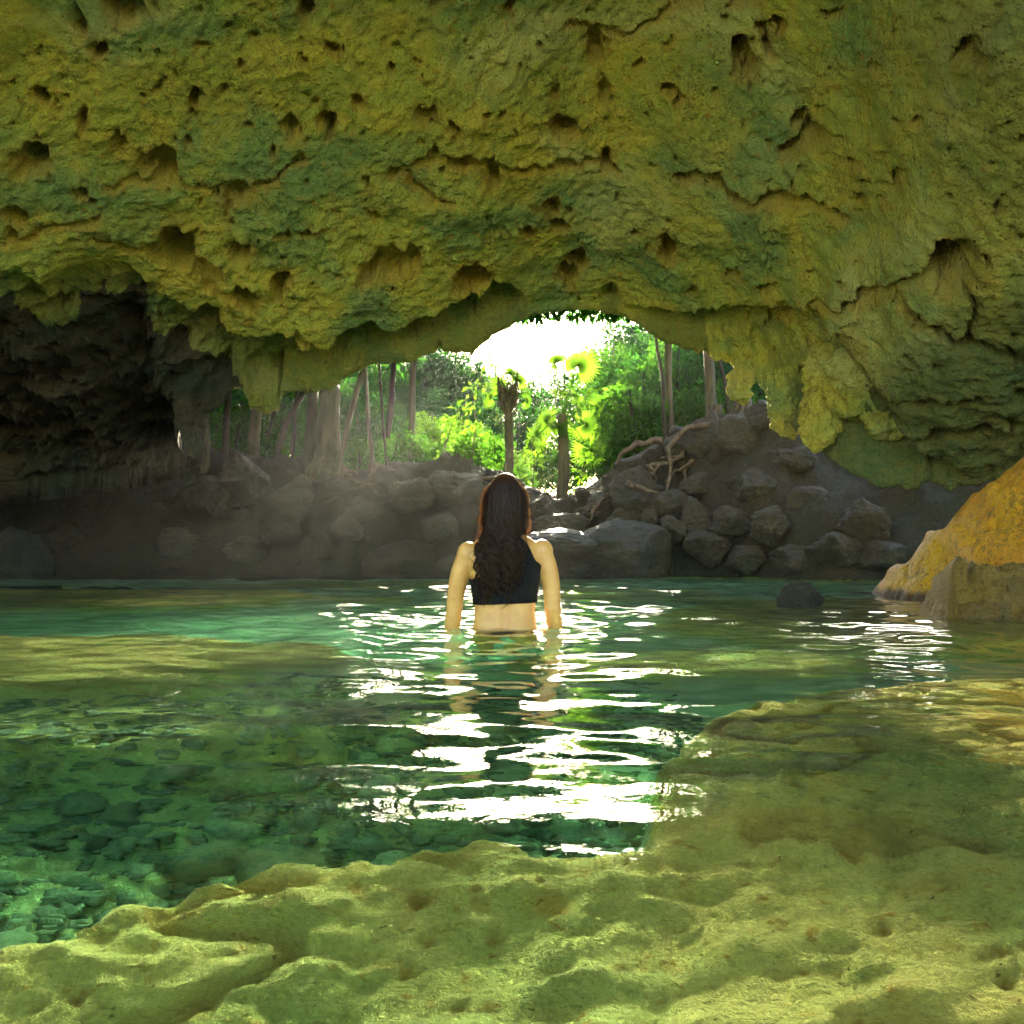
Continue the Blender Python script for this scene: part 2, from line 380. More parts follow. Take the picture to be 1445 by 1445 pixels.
# push into the rock: away from the camera and up
nrm = np.array((0, .54, .84))
alcove = ss(300, 110, px) * (.10 * ss(-4, 26, py - E_py) + 2.6 * np.clip((py - E_py - 60) / 190, 0, 1) ** 1.4)
Yd = Yb + inward * nrm[1] * fine_cols + alcove; Zd = Zb + inward * nrm[2] * fine_cols + alcove * .12
w_ = ss(.2, 1.2, alcove)
al = w_ * (.7 * (billow(X * 1.2, Yd * 1.2, Zd * 1.2, 4, 150) - .3) + .30 * (billow(X * 3.4, Yd * 3.4, Zd * 3.4, 4, 155) - .3) + .10 * fbm(X * 9, Yd * 9, Zd * 9, 3, 158))
Yd = Yd + .8 * al; Zd = Zd + .6 * al
Xd = X + .05 * fbm(X * 3, Yb * 3, Zb * 3, 3, 95) * lipfade + .02 * fbm(X * 12, Yb * 12, Zb * 12, 2, 97)
# outer face and top of the roof slab (behind the lip, above)
outer = []
for k, (dy, dz) in enumerate([(.03, .03), (.09, .08), (.16, .2), (.24, .4), (.3, .8), (.2, 1.5), (.0, 2.4), (-.6, 3.4), (-1.6, 4.2), (-3.0, 4.8), (-5, 5.1), (-T_end + .1, 5.2), (-T_end - .05, 5.0)]):
    f = min(1, k / 4)
    n_ = .25 * f * fbm(xs * .8, k * .5, 0, 4, 120)
    lipx_px = 722.5 + 1445 * xs / XL
    wide = ss(330, 200, lipx_px) * 5.5 
    outer.append(np.stack([xs, XL + alcove[0] + dy + n_ + wide * max(0, min(1, (k - 2) / 3)) * (dy > -.5), np.maximum(ZL + dz, ZS + dz - .2 * (1 - f)) + n_ + .22 * wide * min(1, k / 2)], -1))
top = np.array(outer)[::-1]                       # back -> lip
bot = np.stack([Xd, Yd, Zd], -1)
V = np.concatenate([top, bot, top[:1]], 0)
nr = V.shape[0]
alg_shade = np.clip(.85 * ss(60, 170, (px - 1090) * .55 + (py - 470) * .9 + 60 * fbm(X * 1.5, Yb * 1.5, Zb * 1.5, 4, 145)) * (px > 950), 0, 1)
alg_shade = np.maximum(alg_shade, .40 * ss(1120, 1420, px + 120 * fbm(X * .9, Yb * .9, Zb * .9, 4, 147)))
alg_shade = np.maximum(alg_shade, .6 * ss(0, 30, py - E_py) * (px < 1000))  # everything below the ledge edge tinted darker, shade painted into the colour
zt_ = np.zeros((len(top), len(xs))); z1_ = np.zeros((1, len(xs)))
me = mesh_np('cave_ceiling', V.reshape(-1, 3), grid_faces(nr, len(xs)), attrs={'algae_shade': np.concatenate([zt_, alg_shade, z1_], 0), 'stain': np.concatenate([np.zeros((len(top), len(xs))), stain, np.zeros((1, len(xs)))], 0)})
roof = link('cave_ceiling', me, M_ROOF); me.materials.append(M_WALL_SHADE)
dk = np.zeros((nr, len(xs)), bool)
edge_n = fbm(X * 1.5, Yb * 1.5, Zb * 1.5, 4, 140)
dk[len(top):len(top) + len(bot)] = (px + 70 * edge_n < 330) & (py - E_py + 70 * edge_n > 60)  # left recess faces get the brown material that carries painted shade
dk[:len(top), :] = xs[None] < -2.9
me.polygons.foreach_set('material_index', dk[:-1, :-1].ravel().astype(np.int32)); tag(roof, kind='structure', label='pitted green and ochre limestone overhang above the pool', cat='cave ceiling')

# ------------------------------------------------------------------ the ground: pool bed, bank and forest floor
WL = [(-900, 13), (-200, 13.5), (0, 15.2), (200, 15.2), (400, 14.6), (560, 13.6), (700, 13.0), (900, 12.4), (1000, 12.0), (1150, 11.2), (1250, 10.8), (1445, 10.4), (2200, 10)]
wl = np.array([((a - 722.5) / 1445 * b, b) for a, b in WL])
TOPS = [(-900, 300), (-200, 380), (0, 480), (120, 560), (200, 570), (255, 606), (285, 632), (300, 642), (340, 640), (400, 644), (450, 648), (490, 664), (520, 656), (545, 644), (600, 654), (650, 658), (700, 660), (760, 690), (780, 705), (800, 708),
        (835, 704), (868, 664), (900, 642), (940, 618), (1000, 594), (1050, 584), (1110, 590), (1150, 630), (1300, 636), (1445, 600), (1700, 450), (2200, 300)]
tp = []
for a, b in TOPS:
    yy = np.interp(a, [q[0] for q in WL], [q[1] for q in WL]) + 1.9
    tp.append(P(a, b, yy))
tp = np.array(tp)
def height(x, y, detail=True):
    base = -1.02 + .14 * fbm(x * .7, y * .7, 0, 3, 200)
    def blob(z, cx, cy_, rx, ry, h, soft=.35, seed=0, wob=.25):
        d = np.hypot((x - cx) / rx, (y - cy_) / ry) + wob * fbm(x * 1.3, y * 1.3, 0, 3, 210 + seed)
        m = ss(1 + soft * .5, 1 - soft * .5, d); return z + m * (np.maximum(h, z) - z)
    z = base
    z = blob(z, -2.1, 4.0, 1.75, .85, -.34 + .1 * (y - 4), .35, 1)
    z = blob(z, -3.9, 8.0, 2.9, 1.6, -.22, .4, 2)
    z = blob(z, -1.3, 10.2, 1.6, .7, -.5, .4, 3)
    z = blob(z, 2.9, 5.9, 2.1, 2.0, -.20, .6, 4)
    z = blob(z, .9, 8.6, 1.2, 1.0, -.55, .5, 5)
    z = blob(z, -1.1, 3.0, .55, .4, -.62, .5, 6)
    z = blob(z, .75, 4.0, .8, .35, -.45, .5, 7)
    yb = np.interp(x, [-4, -2, -.9, -.69, -.56, -.37, 0, .22, .33, .52, .8, 1.6, 2.5, 4, 9], [.5, .9, 1.2, 1.38, 1.54, 1.70, 1.76, 1.78, 2.3, 2.73, 2.92, 3.22, 3.6, 4.2, 5])
    dl = yb - y + .24 * fbm(x * 2.2, y * 2.2, 0, 4, 230)
    m = ss(-.22, .16, dl)
    hl = -.40 + .10 * ss(-.6, .5, x) + .09 * ss(.3, 1.6, x) + .07 * ss(1.0, 2.6, y) - .05 * ss(0.2, -.6, y)
    hl = hl - .07 * ss(.0, .55, dl) * ss(.5, -.3, x)
    z = z + m * (hl - z)
    # bank
    yw = np.interp(x, wl[:, 0], wl[:, 1]); H = np.interp(x, tp[:, 0], tp[:, 2])
    q = y - yw + .35 * fbm(x * .9, y * .9, 0, 3, 240)
    rise = .62 * ss(-.6, .7, q) + .38 * ss(.5, 1.9, q)
    z = z + rise * (H - z)
    far = 1.15 + .02 * np.maximum(y - 18, 0) + .1 * fbm(x * .3, y * .3, 0, 2, 244)
    cc_, cr_ = cells(x * 1.25, y * 1.25, 0 * x, 246); c3_, cr3_ = cells(x * 3.1, y * 3.1, 0 * x, 248)
    z = z + rise * ss(2.6, 1.4, q) * (.34 * ss(.75, .1, cc_) * (cr_ + .6) + .14 * ss(.75, .15, c3_) * (cr3_ + .5) - .18)
    z = z + ss(2.4, 5.0, q) * (np.maximum(far, np.minimum(z, 1.9)) - z)
    if detail:
        sub = ss(13.5, 11, y)
        z = z + (.05 + .03 * sub) * (billow(x * 2.3, y * 2.3, 0, 3, 250) - .35) * 2 * (1 - .25 * m)
        z = z + .035 * (billow(x * 6, y * 6, 0, 3, 260) - .35) * 1.6
        z = z + .020 * fbm(x * 21, y * 21, 0, 3, 270, .6) + m * .045 * (billow(x * 12, y * 12, 0, 3, 277) - .3) * ss(4.5, 3, y) + m * .13 * (billow(x * 2.6 + .3, y * 3.4, 0, 4, 275, .45) - .3) * ss(4.5, 3, y)
        z = z + rise * ss(2.8, 1.2, q) * (.36 * (billow(x * 1.1, z * 1.1, y * 1.1, 4, 280) - .3) + .12 * (billow(x * 4.1, z * 4.1, y * 4.1, 3, 285) - .3))
    return z

gx = np.array(seg(-36, -8, 1.0) + seg(-8, -2.2, .045) + seg(-2.2, 2.6, .0125) + seg(2.6, 6, .045) + seg(6, 36.1, 1.0))
gy1 = np.array(seg(-26, -1, 1.0) + seg(-1, .5, .06) + seg(.5, 3.6, .0125) + seg(3.6, 8, .03) + seg(8, 12.0, .05))
gy2 = np.array(seg(12.0, 17, .05) + seg(17, 25, .2) + seg(25, 62.1, 1.0))
gy1 = np.append(gy1, gy2[0])
def ground(name, ys, mat, attrs=True):
    XX, YY = np.meshgrid(gx, ys)
    ZZ = height(XX, YY)
    st = np.zeros_like(ZZ); silt = ss(-.45, -.75, ZZ + .12 * fbm(XX * 2.5, YY * 2.5, 0, 3, 340)) * (1 - .75 * ss(.5, -.3, XX) * ss(4.2, 3.2, YY))
    if attrs:
        c, r = cells(XX * 7, YY * 7, ZZ * 0, 300)
        near = ss(4, 3, YY) * ss(.3, .6, YY)
        pit = ss(.22, .08, c) * (r > .15) * near
        c2_, r2_ = cells(XX * 17, YY * 17, ZZ * 0, 310)
        pit2 = ss(.27, .12, c2_) * (r2_ > -.1) * near
        ZZ = ZZ - .055 * pit - .022 * pit2
        # shallow steps that run across the ledge
        st = np.clip(.6 * ss(.32, .12, c) * (r > .15) * near + .7 * pit2, 0, .85)
        lay = np.abs(fbm(XX * 1.4, YY * 2.6, 0, 3, 320)); ZZ = ZZ - .05 * ss(.07, .0, lay) * near
        st = np.maximum(st, .45 * ss(.08, .02, lay) * near)
    me = mesh_np(name, np.stack([XX, YY, ZZ], -1).reshape(-1, 3), grid_faces(len(ys), len(gx)), attrs={'stain': st, 'silt': silt})
    o = link(name, me, mat)
    if attrs:
        me.materials.append(M_BANK)
        zc = ZZ + .06 * fbm(XX * 3, YY * 3, 0, 3, 330)
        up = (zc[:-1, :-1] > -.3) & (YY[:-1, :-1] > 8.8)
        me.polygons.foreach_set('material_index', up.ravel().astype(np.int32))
    return o
bed = ground('pool_bed', gy1, M_BED); tag(bed, kind='structure', label='pale limestone bed of the pool under clear water', cat='pool bed')
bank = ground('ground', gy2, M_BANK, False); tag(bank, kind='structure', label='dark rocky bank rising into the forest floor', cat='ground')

# ------------------------------------------------------------------ water
def wave(x, y):
    g = np.random.default_rng(5); z = np.zeros_like(x)
    for k in range(46):
        l = 10 ** g.uniform(-.95, .05); a = g.normal(math.pi / 2, 1.1)
        amp = .00036 * (l / .3) ** .9
        ph = g.uniform(0, 6.283); ph2 = 1.2 * fbm(x * .6, y * .6, k * 3.1, 1, 400 + k)
        z = z + amp * np.sin((x * math.cos(a) + y * math.sin(a)) * 6.283 / l + ph + ph2)
    mod = .36 + 2.1 * ss(1.2, 2.4, y) * ss(14, 6, y) + .35 * ss(5, 9, y)
    mod = mod * (.55 + .9 * ss(-.3, .4, fbm(x * .45, y * .45, 0, 2, 450))) * (1 - .55 * ss(-.5, -1.6, x) * ss(4, 3, y))
    z = z * mod
    r = np.hypot(x + .03, y - 4.8)   # rings round the person
    z = z + .0045 * np.exp(-r * .75) * np.sin(r * 27 + 1.5 * fbm(x * 1.2, y * 1.2, 0, 2, 460)) * ss(.15, .3, r)
    return z
wxs = np.array(seg(-12, -3, .12) + seg(-3, 3, .016) + seg(3, 12.1, .12)); wys = np.array(seg(-8, .4, .3) + seg(.4, 6.5, .016) + seg(6.5, 17.6, .05))
WX, WY = np.meshgrid(wxs, wys); WZ = wave(WX, WY)
nW = WX.size; v = np.stack([WX, WY, WZ], -1).reshape(-1, 3)
idx = np.arange(nW).reshape(WX.shape)
ring = np.concatenate([idx[0, :-1], idx[:-1, -1], idx[-1, :0:-1], idx[:0:-1, 0]])
lowv = v[ring].copy(); lowv[:, 2] = -2.2
nb = len(ring); k = np.arange(nb); k2 = (k + 1) % nb
side = np.stack([ring[k], nW + k, nW + k2, ring[k2]], -1)
ctr = np.array([[0, 5, -2.2]]); tri = np.stack([nW + k2, nW + k, np.full(nb, nW + nb)], -1)
me = mesh_np('water', np.concatenate([v, lowv, ctr]), np.concatenate([grid_faces(*WX.shape), side]), tri)
M = NT('pool_water'); M.nt.nodes.remove(M.bsdf)
co = M.coord(); bmp = M.bump(M.noise(co, 9, 3, .5, .4), .0022, .6)
g_ = M.n('ShaderNodeBsdfGlass'); g_.inputs['IOR'].default_value = 1.333; g_.inputs['Roughness'].default_value = 0
M.l(bmp, g_.inputs['Normal']); M.l(g_.outputs[0], M.out.inputs[0])
va = M.n('ShaderNodeVolumeAbsorption'); va.inputs[0].default_value = (.24, .93, .76, 1); va.inputs[1].default_value = .60
M.l(va.outputs[0], M.out.inputs[1])
water = link('water', me, M.m); tag(water, kind='structure', label='clear emerald pool water with gentle ripples', cat='water')

# ------------------------------------------------------------------ rocks
def boulder_mesh(name, dims, seed, sub=5, cuts=9, rough=1.0, mesh_z0=None, pits=0):
    bm = bmesh.new(); bmesh.ops.create_icosphere(bm, subdivisions=sub, radius=1)
    v = np.array([p.co[:] for p in bm.verts]); f = np.array([[q.index for q in p.verts] for p in bm.faces]); bm.free()
    g = np.random.default_rng(seed)
    r = np.ones(len(v))
    for k in range(cuts):
        n = g.normal(size=3); n /= np.linalg.norm(n); d = g.uniform(.55, .90)
        c = v @ n; r = np.where(c > 1e-3, np.minimum(r, d / np.maximum(c, 1e-3)), r)
    p = v * r[:, None]
    s = seed * 3.7
    sc_ = np.array(dims)
    q = p * sc_; L = float(np.mean(sc_))
    disp = .13 * fbm(p[:, 0] * 1.6 + s, p[:, 1] * 1.6, p[:, 2] * 1.6, 3, seed) + .15 * rough * (billow(p[:, 0] * 3.2 + s, p[:, 1] * 4, p[:, 2] * 4, 4, seed + 3) - .3) + .03 * rough * fbm(p[:, 0] * 12 + s, p[:, 1] * 12, p[:, 2] * 12, 4, seed + 5)
    if pits:
        c, rr = cells(p[:, 0] * pits, p[:, 1] * pits, p[:, 2] * pits, seed)
        disp = disp - .05 * ss(.35, .1, c) * (rr > 0)
    q = (p + v * disp[:, None]) * sc_
    return mesh_np(name, q, None, f)

def boulder(name, label, cat, loc, dims, seed, mat, group=None, rz=0, sub=5, cuts=9, rough=1.0, tilt=0, pits=0):
    o = link(name, boulder_mesh(name, dims, seed, sub, cuts, rough, pits=pits), mat)
    o.location = loc; o.rotation_euler = (tilt, 0, rz)
    return tag(o, label, cat, group)

# the ochre boulder at the right edge and the rock in front of it: ridge-shaped, built from a silhouette run in depth
def ridge(name, label, cat, prof_pts, ydepth, seed, mat, lean=.0, res=.02, pitk=6):
    """prof_pts: (x, z) crest line; the rock falls away to front and back from the crest"""
    pp = np.array(prof_pts); xs_ = np.arange(pp[0, 0], pp[-1, 0], res)
    cz = np.interp(xs_, pp[:, 0], pp[:, 1]); cyc = np.interp(xs_, pp[:, 0], pp[:, 2])
    bz = -.75
    th = np.linspace(-1, 1, int(2.6 / res))
    # front (th<0) to back (th>0)
    U = np.sign(th) * np.abs(th) ** 1.1
    Xg, Tg = np.meshgrid(xs_, U)
    CZ = np.broadcast_to(cz, Xg.shape); CY = np.broadcast_to(cyc, Xg.shape)
    fall = 1 - np.abs(Tg) ** 1.8
    Zg = bz + (CZ - bz) * fall
    Yg = CY + Tg * np.where(Tg < 0, ydepth[0], ydepth[1]) + lean * fall
    d = .12 * fbm(Xg * 1.5, Yg * 1.5, Zg * 1.5, 3, seed) + .20 * (billow(Xg * 2.6, Yg * 2.6, Zg * 2.6, 5, seed + 1, .55) - .3) + .028 * (billow(Xg * 11, Yg * 11, Zg * 11, 3, seed + 4) - .3) + .012 * fbm(Xg * 28, Yg * 28, Zg * 28, 3, seed + 2)
    c, rr = cells(Xg * pitk, Yg * pitk, Zg * pitk, seed + 9)
    d = d - .03 * ss(.3, .1, c) * (rr > .2)
    cr = np.abs(fbm(Xg * 1.6 - Zg * 2.2, Yg * 1.5, Zg * 2.4 + Xg, 4, seed + 12)); d = d - .045 * ss(.06, 0, cr)
    Yg = Yg - d * np.where(Tg < .15, 1, -1); Zg = Zg + d * .8
    me = mesh_np(name, np.stack([Xg, Yg, Zg], -1).reshape(-1, 3), grid_faces(*Xg.shape))
    return tag(link(name, me, mat), label, cat)

def cp(px_, py_, Y): p = P(px_, py_, Y); return (p[0], p[2], Y)
cr1 = [cp(1235, 872, 7.6), cp(1262, 830, 7.5), cp(1290, 798, 7.3), cp(1306, 774, 7.2), cp(1326, 757, 7.1), cp(1335, 738, 7.0), cp(1352, 735, 6.95), cp(1362, 716, 6.9), cp(1385, 690, 6.8), cp(1410, 668, 6.7), cp(1440, 645, 6.6), cp(1500, 610, 6.5), cp(1640, 600, 6.3), cp(1800, 640, 6.2), cp(1950, 760, 6.2), cp(2100, 980, 6.2)]
ridge('boulder', 'large golden ochre boulder sloping into the pool at the right edge', 'boulder', cr1, (1.1, 1.4), 500, M_GOLD)
cr2 = [cp(1316, 895, 5.5), cp(1330, 850, 5.5), cp(1337, 800, 5.5), cp(1352, 784, 5.5), cp(1362, 800, 5.5), cp(1372, 790, 5.45), cp(1390, 797, 5.4), cp(1410, 792, 5.4), cp(1425, 786, 5.4), cp(1460, 790, 5.4), cp(1540, 800, 5.3), cp(1620, 850, 5.3), cp(1700, 990, 5.3)]
ridge('rock', 'low pitted brown rock at the waterline in front of the golden boulder', 'rock', cr2, (.5, .7), 520, M_BROWN, pitk=9, res=.014)
boulder('rock', 'small dark twin-topped rock poking out of the water left of the golden boulder', 'rock', P(1128, 843, 6.4), (.15, .12, .115), 31, M_STONE, sub=5, cuts=6, rough=1.4)
boulder('rock', 'dark rounded rock at the left edge of the pool', 'rock', P(5, 805, 13.6), (.62, .6, .62), 35, M_BANK, sub=5)
boulder('rock', 'flat dark rock lying at the far waterline left of the person', 'rock', P(575, 800, 14.2), (.62, .5, .36), 37, M_STONE, sub=5)
boulder('rock', 'narrow dark rock at the far waterline close behind the person', 'rock', P(640, 800, 13.6), (.34, .35, .2), 39, M_STONE, sub=4)
# stone ledges with sunlit tops right of the person
boulder('stone_slab', 'big flat topped stone block at the waterline with sunlit top', 'stone slab', P(880, 793, 12.0), (.66, .7, .50), 41, M_STONE, sub=6, cuts=5, rough=.7, rz=.2)
boulder('stone_slab', 'sunlit flat stone step directly right of the person', 'stone slab', P(790, 770, 12.0), (.52, .75, .20), 43, M_STONE, sub=6, cuts=5, rough=.7)
boulder('stone_slab', 'lowest sunlit stone step at the waterline right of the person', 'stone slab', P(805, 803, 11.8), (.34, .45, .14), 45, M_STONE, sub=6, cuts=5, rough=.7)
# rubble on the bank
RUB = [(880, 738, 13.0, .34, .22), (905, 700, 13.2, .50, .36), (795, 738, 13.2, .4, .2), (940, 715, 12.7, .34, .26), (895, 668, 14, .42, .34), (930, 655, 13.9, .36, .30), (970, 640, 13.7, .38, .34), (850, 716, 14, .35, .2),
       (985, 735, 12.4, .30, .30), (950, 745, 12.2, .20, .18), (1005, 620, 13.4, .40, .34), (915, 735, 12.5, .13, .2), (765, 718, 13.9, .3, .2), (640, 690, 14.1, .5, .34), (590, 700, 14.2, .45, .30), (545, 690, 14.5, .42, .34),
       (520, 720, 14.6, .36, .26), (700, 700, 14.2, .40, .28), (470, 700, 14.9, .40, .34), (425, 700, 15, .5, .4), (340, 680, 15.3, .45, .40), (300, 700, 15.3, .5, .4), (1040, 625, 13, .42, .36), (1080, 590, 12.8, .28, .26),
       (980, 690, 12.9, .30, .24), (870, 685, 13.8, .28, .2), (490, 745, 14.4, .3, .22), (450, 770, 14.5, .34, .24), (1000, 770, 12.0, .34, .24), (620, 745, 13.6, .34, .25),
       (1060, 690, 12.2, .34, .28), (1110, 655, 12.4, .36, .30), (1090, 745, 11.6, .30, .24), (1150, 715, 11.8, .40, .30), (1030, 740, 12.0, .26, .22), (1180, 775, 11.1, .34, .26), (1120, 790, 11.3, .28, .2), (1215, 735, 11.3, .38, .30), (1055, 790, 11.7, .3, .2), (1245, 785, 10.9, .3, .24),
       (120, 705, 16.4, .6, .45), (180, 745, 15.9, .5, .36), (235, 700, 16.1, .5, .4), (85, 765, 15.6, .45, .3), (262, 765, 15.4, .4, .3), (395, 745, 14.8, .36, .28), (345, 775, 15, .4, .25)]
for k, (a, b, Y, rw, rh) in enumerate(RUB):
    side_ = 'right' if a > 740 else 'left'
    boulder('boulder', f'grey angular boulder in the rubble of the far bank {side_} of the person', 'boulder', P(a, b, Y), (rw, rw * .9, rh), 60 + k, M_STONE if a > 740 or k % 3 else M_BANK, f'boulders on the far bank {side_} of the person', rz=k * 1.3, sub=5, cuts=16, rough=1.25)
gr = random.Random(12); n = 0
while n < 90:
    x_ = gr.choice((gr.uniform(.5, 3.4), gr.uniform(-5.5, -.2))); yw_ = float(np.interp(x_, wl[:, 0], wl[:, 1])); y_ = yw_ + gr.uniform(.2, 2.0)
    s_ = gr.choice((.05, .07, .09, .13)) * gr.uniform(.8, 1.3)
    if n < 5: mstone = [boulder_mesh('stone', (1, .8, .7), 860 + k, 3, 14, 1.2) for k in range(5)]
    o = link('stone', mstone[n % 5], M_STONE); o.location = (x_, y_, float(height(np.array([x_]), np.array([y_]))[0]) + s_ * .3); o.scale = (s_, s_, s_); o.rotation_euler = (gr.uniform(-.6, .6), gr.uniform(-.6, .6), gr.uniform(0, 6.3))
    tag(o, 'small grey rubble stone lying among the boulders of the far bank', 'stone', 'rubble stones on the far bank'); n += 1
# stalactites
def drip(name, label, px0, py0, px1, py1, Y, w0, w1, seed, group=None, mat=None):
    a, b = P(px0, py0, Y), P(px1, py1, Y)
    n = 90; t = np.linspace(0, 1, n)
    pts = a + (b - a) * t[:, None]; pts[:, 0] += .05 * fbm(t * 3, t * 0, t * 0, 2, seed); pts[:, 1] += .05 * fbm(t * 3, t * 0 + 3, t * 0, 2, seed)
    rad = (w0 + (w1 - w0) * t) * (1 + .3 * fbm(t * 4.0, t * 0 + 1, t * 0, 3, seed + 1)) * np.sqrt(np.clip((1 - t) * 9, 0.02, 1))
    v, q, tt = tube(pts, rad, 72, True)
    d = .34 * rad.mean() * (billow(v[:, 0] * 9, v[:, 1] * 9, v[:, 2] * 4.5, 4, seed + 2, .65) - .3) + .1 * rad.mean() * fbm(v[:, 0] * 24, v[:, 1] * 24, v[:, 2] * 16, 3, seed)
    cxy = np.interp(v[:, 2], pts[::-1, 2], pts[::-1, 0]); cyy = np.interp(v[:, 2], pts[::-1, 2], pts[::-1, 1])
    nn = np.stack([v[:, 0] - cxy, v[:, 1] - cyy, 0 * cxy], -1); nn /= np.linalg.norm(nn, axis=1, keepdims=True) + 1e-6
    v = v + nn * d[:, None] * 3
    g = Geo(); g.add(v, q, tt)
    return tag(link(name, g.mesh(name), mat or M_ROOF), label, 'stalactite', group)
drip('stalactite', 'long knobbly flowstone column hanging down the right cave wall', 1180, 400, 1152, 640, 8.3, .20, .11, 700)
drip('stalactite', 'pale stubby stalactite to the right of the long flowstone column', 1235, 500, 1252, 622, 8.05, .30, .10, 710)
drip('stalactite', 'broad blunt stalactite touching the long flowstone column', 1205, 470, 1210, 592, 8.15, .26, .13, 720)
drip('stalactite', 'short rounded stalactite at the far right of the cluster', 1275, 520, 1276, 588, 7.95, .22, .12, 730)
drip('stalactite', 'small dark pendant rock over the tree stump at the right of the cave mouth', 1052, 480, 1046, 571, 9.42, .16, .07, 740)
drip('stalactite', 'dark ragged stone curtain at the far left end of the cave mouth', 262, 480, 271, 648, 10.45, .22, .07, 760, None, M_WALL_SHADE)
drip('stalactite', 'ragged stone fang at the right corner of the cave mouth', 1098, 520, 1112, 622, 8.85, .16, .05, 750)

# ------------------------------------------------------------------ stones on the pool floor
pm = [boulder_mesh('stone', (1, .82, .72), 900 + k, 3, 10, .6) for k in range(6)]
for m_ in pm: m_.materials.append(M_PEB)
g = random.Random(21); placed = []
n = 0
while n < 190:
    x_ = g.uniform(-2.4, .35); y_ = g.uniform(1.05, 3.6); s_ = g.choice((.03, .04, .05, .06, .08, .11)) * g.uniform(.8, 1.2)
    h0 = float(height(np.array([x_]), np.array([y_]), False)[0])
    if h0 > -.7: continue
    if any((x_ - a) ** 2 + (y_ - b) ** 2 < ((s_ + c) * .8) ** 2 for a, b, c in placed): continue
    placed.append((x_, y_, s_))
    h1 = float(height(np.array([x_]), np.array([y_]))[0])
    o = link('stone', pm[n % 6]); o.location = (x_, y_, h1 + s_ * .25); o.scale = (s_, s_, s_)
    o.rotation_euler = (g.uniform(-.4, .4), g.uniform(-.4, .4), g.uniform(0, 6.28))
    tag(o, 'pale rounded stone lying on the deep green pool floor', 'stone', 'stones on the pool floor'); n += 1
pv, pq = np.array([q.co[:] for q in pm[0].vertices]), np.array([q.vertices[:] for q in pm[0].polygons])
G = Geo(); bmi = bmesh.new(); bmesh.ops.create_icosphere(bmi, subdivisions=2, radius=1)
iv = np.array([q.co[:] for q in bmi.verts]); it = np.array([[a.index for a in q.verts] for q in bmi.faces]); bmi.free()
gx_, gy_ = np.random.default_rng(3).uniform(-2.6, .6, 5000), np.random.default_rng(4).uniform(1.0, 3.8, 5000)
hh = height(gx_, gy_, False); hd = height(gx_, gy_)
for a, b, c, d in zip(gx_, gy_, hh, hd):
    if c > -.62: continue
    s_ = g.uniform(.012, .03)
    G.add(iv * np.array((s_, s_ * g.uniform(.6, 1), s_ * g.uniform(.4, .7))) * (1 + .15 * np.sin(iv[:, :1] * 5 + a * 9)) + np.array((a, b, d + s_ * .2)), None, it)
pb = link('pebbles', G.mesh('pebbles'), M_PEB); tag(pb, 'small pale pebbles covering the deep pool floor', 'pebbles', kind='stuff')

# ------------------------------------------------------------------ vegetation
def leaf_cloud(name, clumps, seed, mat, L=(.07, .15), droop=.5, compound=0):
    """clumps: (center, radius(3), n). leaves are bent two-quad blades"""
    g = np.random.default_rng(seed); VV = []; QQ = []; n0 = 0
    for c, rad, n in clumps:
        d = g.normal(size=(n, 3)); d /= np.linalg.norm(d, axis=1, keepdims=True)
        r = g.uniform(.25, 1, n) ** .5
        pos = np.array(c) + d * r[:, None] * np.array(rad)
        ln = g.uniform(*L, n); wd = ln * g.uniform(.38, .55, n)
        dirv = d * .6 + g.normal(size=(n, 3)) * .6; dirv[:, 2] -= droop * g.uniform(0, 1, n); dirv /= np.linalg.norm(dirv, axis=1, keepdims=True)
        up = g.normal(size=(n, 3)) * .7; up[:, 2] += 1
        sd = np.cross(dirv, up); sd /= np.linalg.norm(sd, axis=1, keepdims=True) + 1e-9
        nm = np.cross(sd, dirv)
        a = pos; m1 = pos + dirv * (ln * .45)[:, None]; t = pos + dirv * ln[:, None] - nm * (ln * .15)[:, None]
        l = m1 - sd * (wd * .5)[:, None] + nm * (wd * .12)[:, None]; rr = m1 + sd * (wd * .5)[:, None] + nm * (wd * .12)[:, None]
        v = np.stack([a, l, t, rr], 1).reshape(-1, 3)
        VV.append(v); QQ.append(np.arange(n * 4).reshape(n, 4) + n0); n0 += n * 4
    me = mesh_np(name, np.concatenate(VV), np.concatenate(QQ), smooth=False); me.materials.append(mat); return me

def tree_parts(kind, seed, h, spread, low, nclump, nleaf, mat, bark, r0, L):
    """trunk + limbs mesh, crown mesh for a tree of height h"""
    g = random.Random(seed); T = Geo()
    tt = np.linspace(0, 1, 14)
    ax = np.stack([.25 * spread * np.sin(tt * 2 + seed) * tt, .2 * spread * np.cos(tt * 2.4 + seed) * tt, tt * h * .93], -1)
    T.add(*tube(ax, r0 * (1.25 - tt) * (1 + .5 * np.exp(-tt * 14)) + .008, 9, True, .15, seed))
    cl = []
    for k in range(nclump):
        f = low + (1 - low) * ((k + .5) / nclump)
        base = np.array([np.interp(f * .9, tt, ax[:, i]) for i in range(3)])
        th = k * 2.4 + g.uniform(-.5, .5); rr = spread * g.uniform(.35, 1) * (1.1 - .55 * abs(f - .55))
        c = base + np.array((rr * math.cos(th), rr * math.sin(th), g.uniform(-.1, .3) * spread))
        mid_ = (base + c) / 2 + np.array((0, 0, .12 * spread))
        T.add(*tube([base, mid_, c], [r0 * .35 * (1.1 - f), r0 * .22, .006], 5, False))
        s_ = spread * g.uniform(.28, .5)
        cl.append((c, (s_, s_, s_ * .7), int(nleaf * g.uniform(.6, 1.3))))
    tm = T.mesh('trunk'); tm.materials.append(bark)
    return tm, leaf_cloud('crown', cl, seed, mat, L)

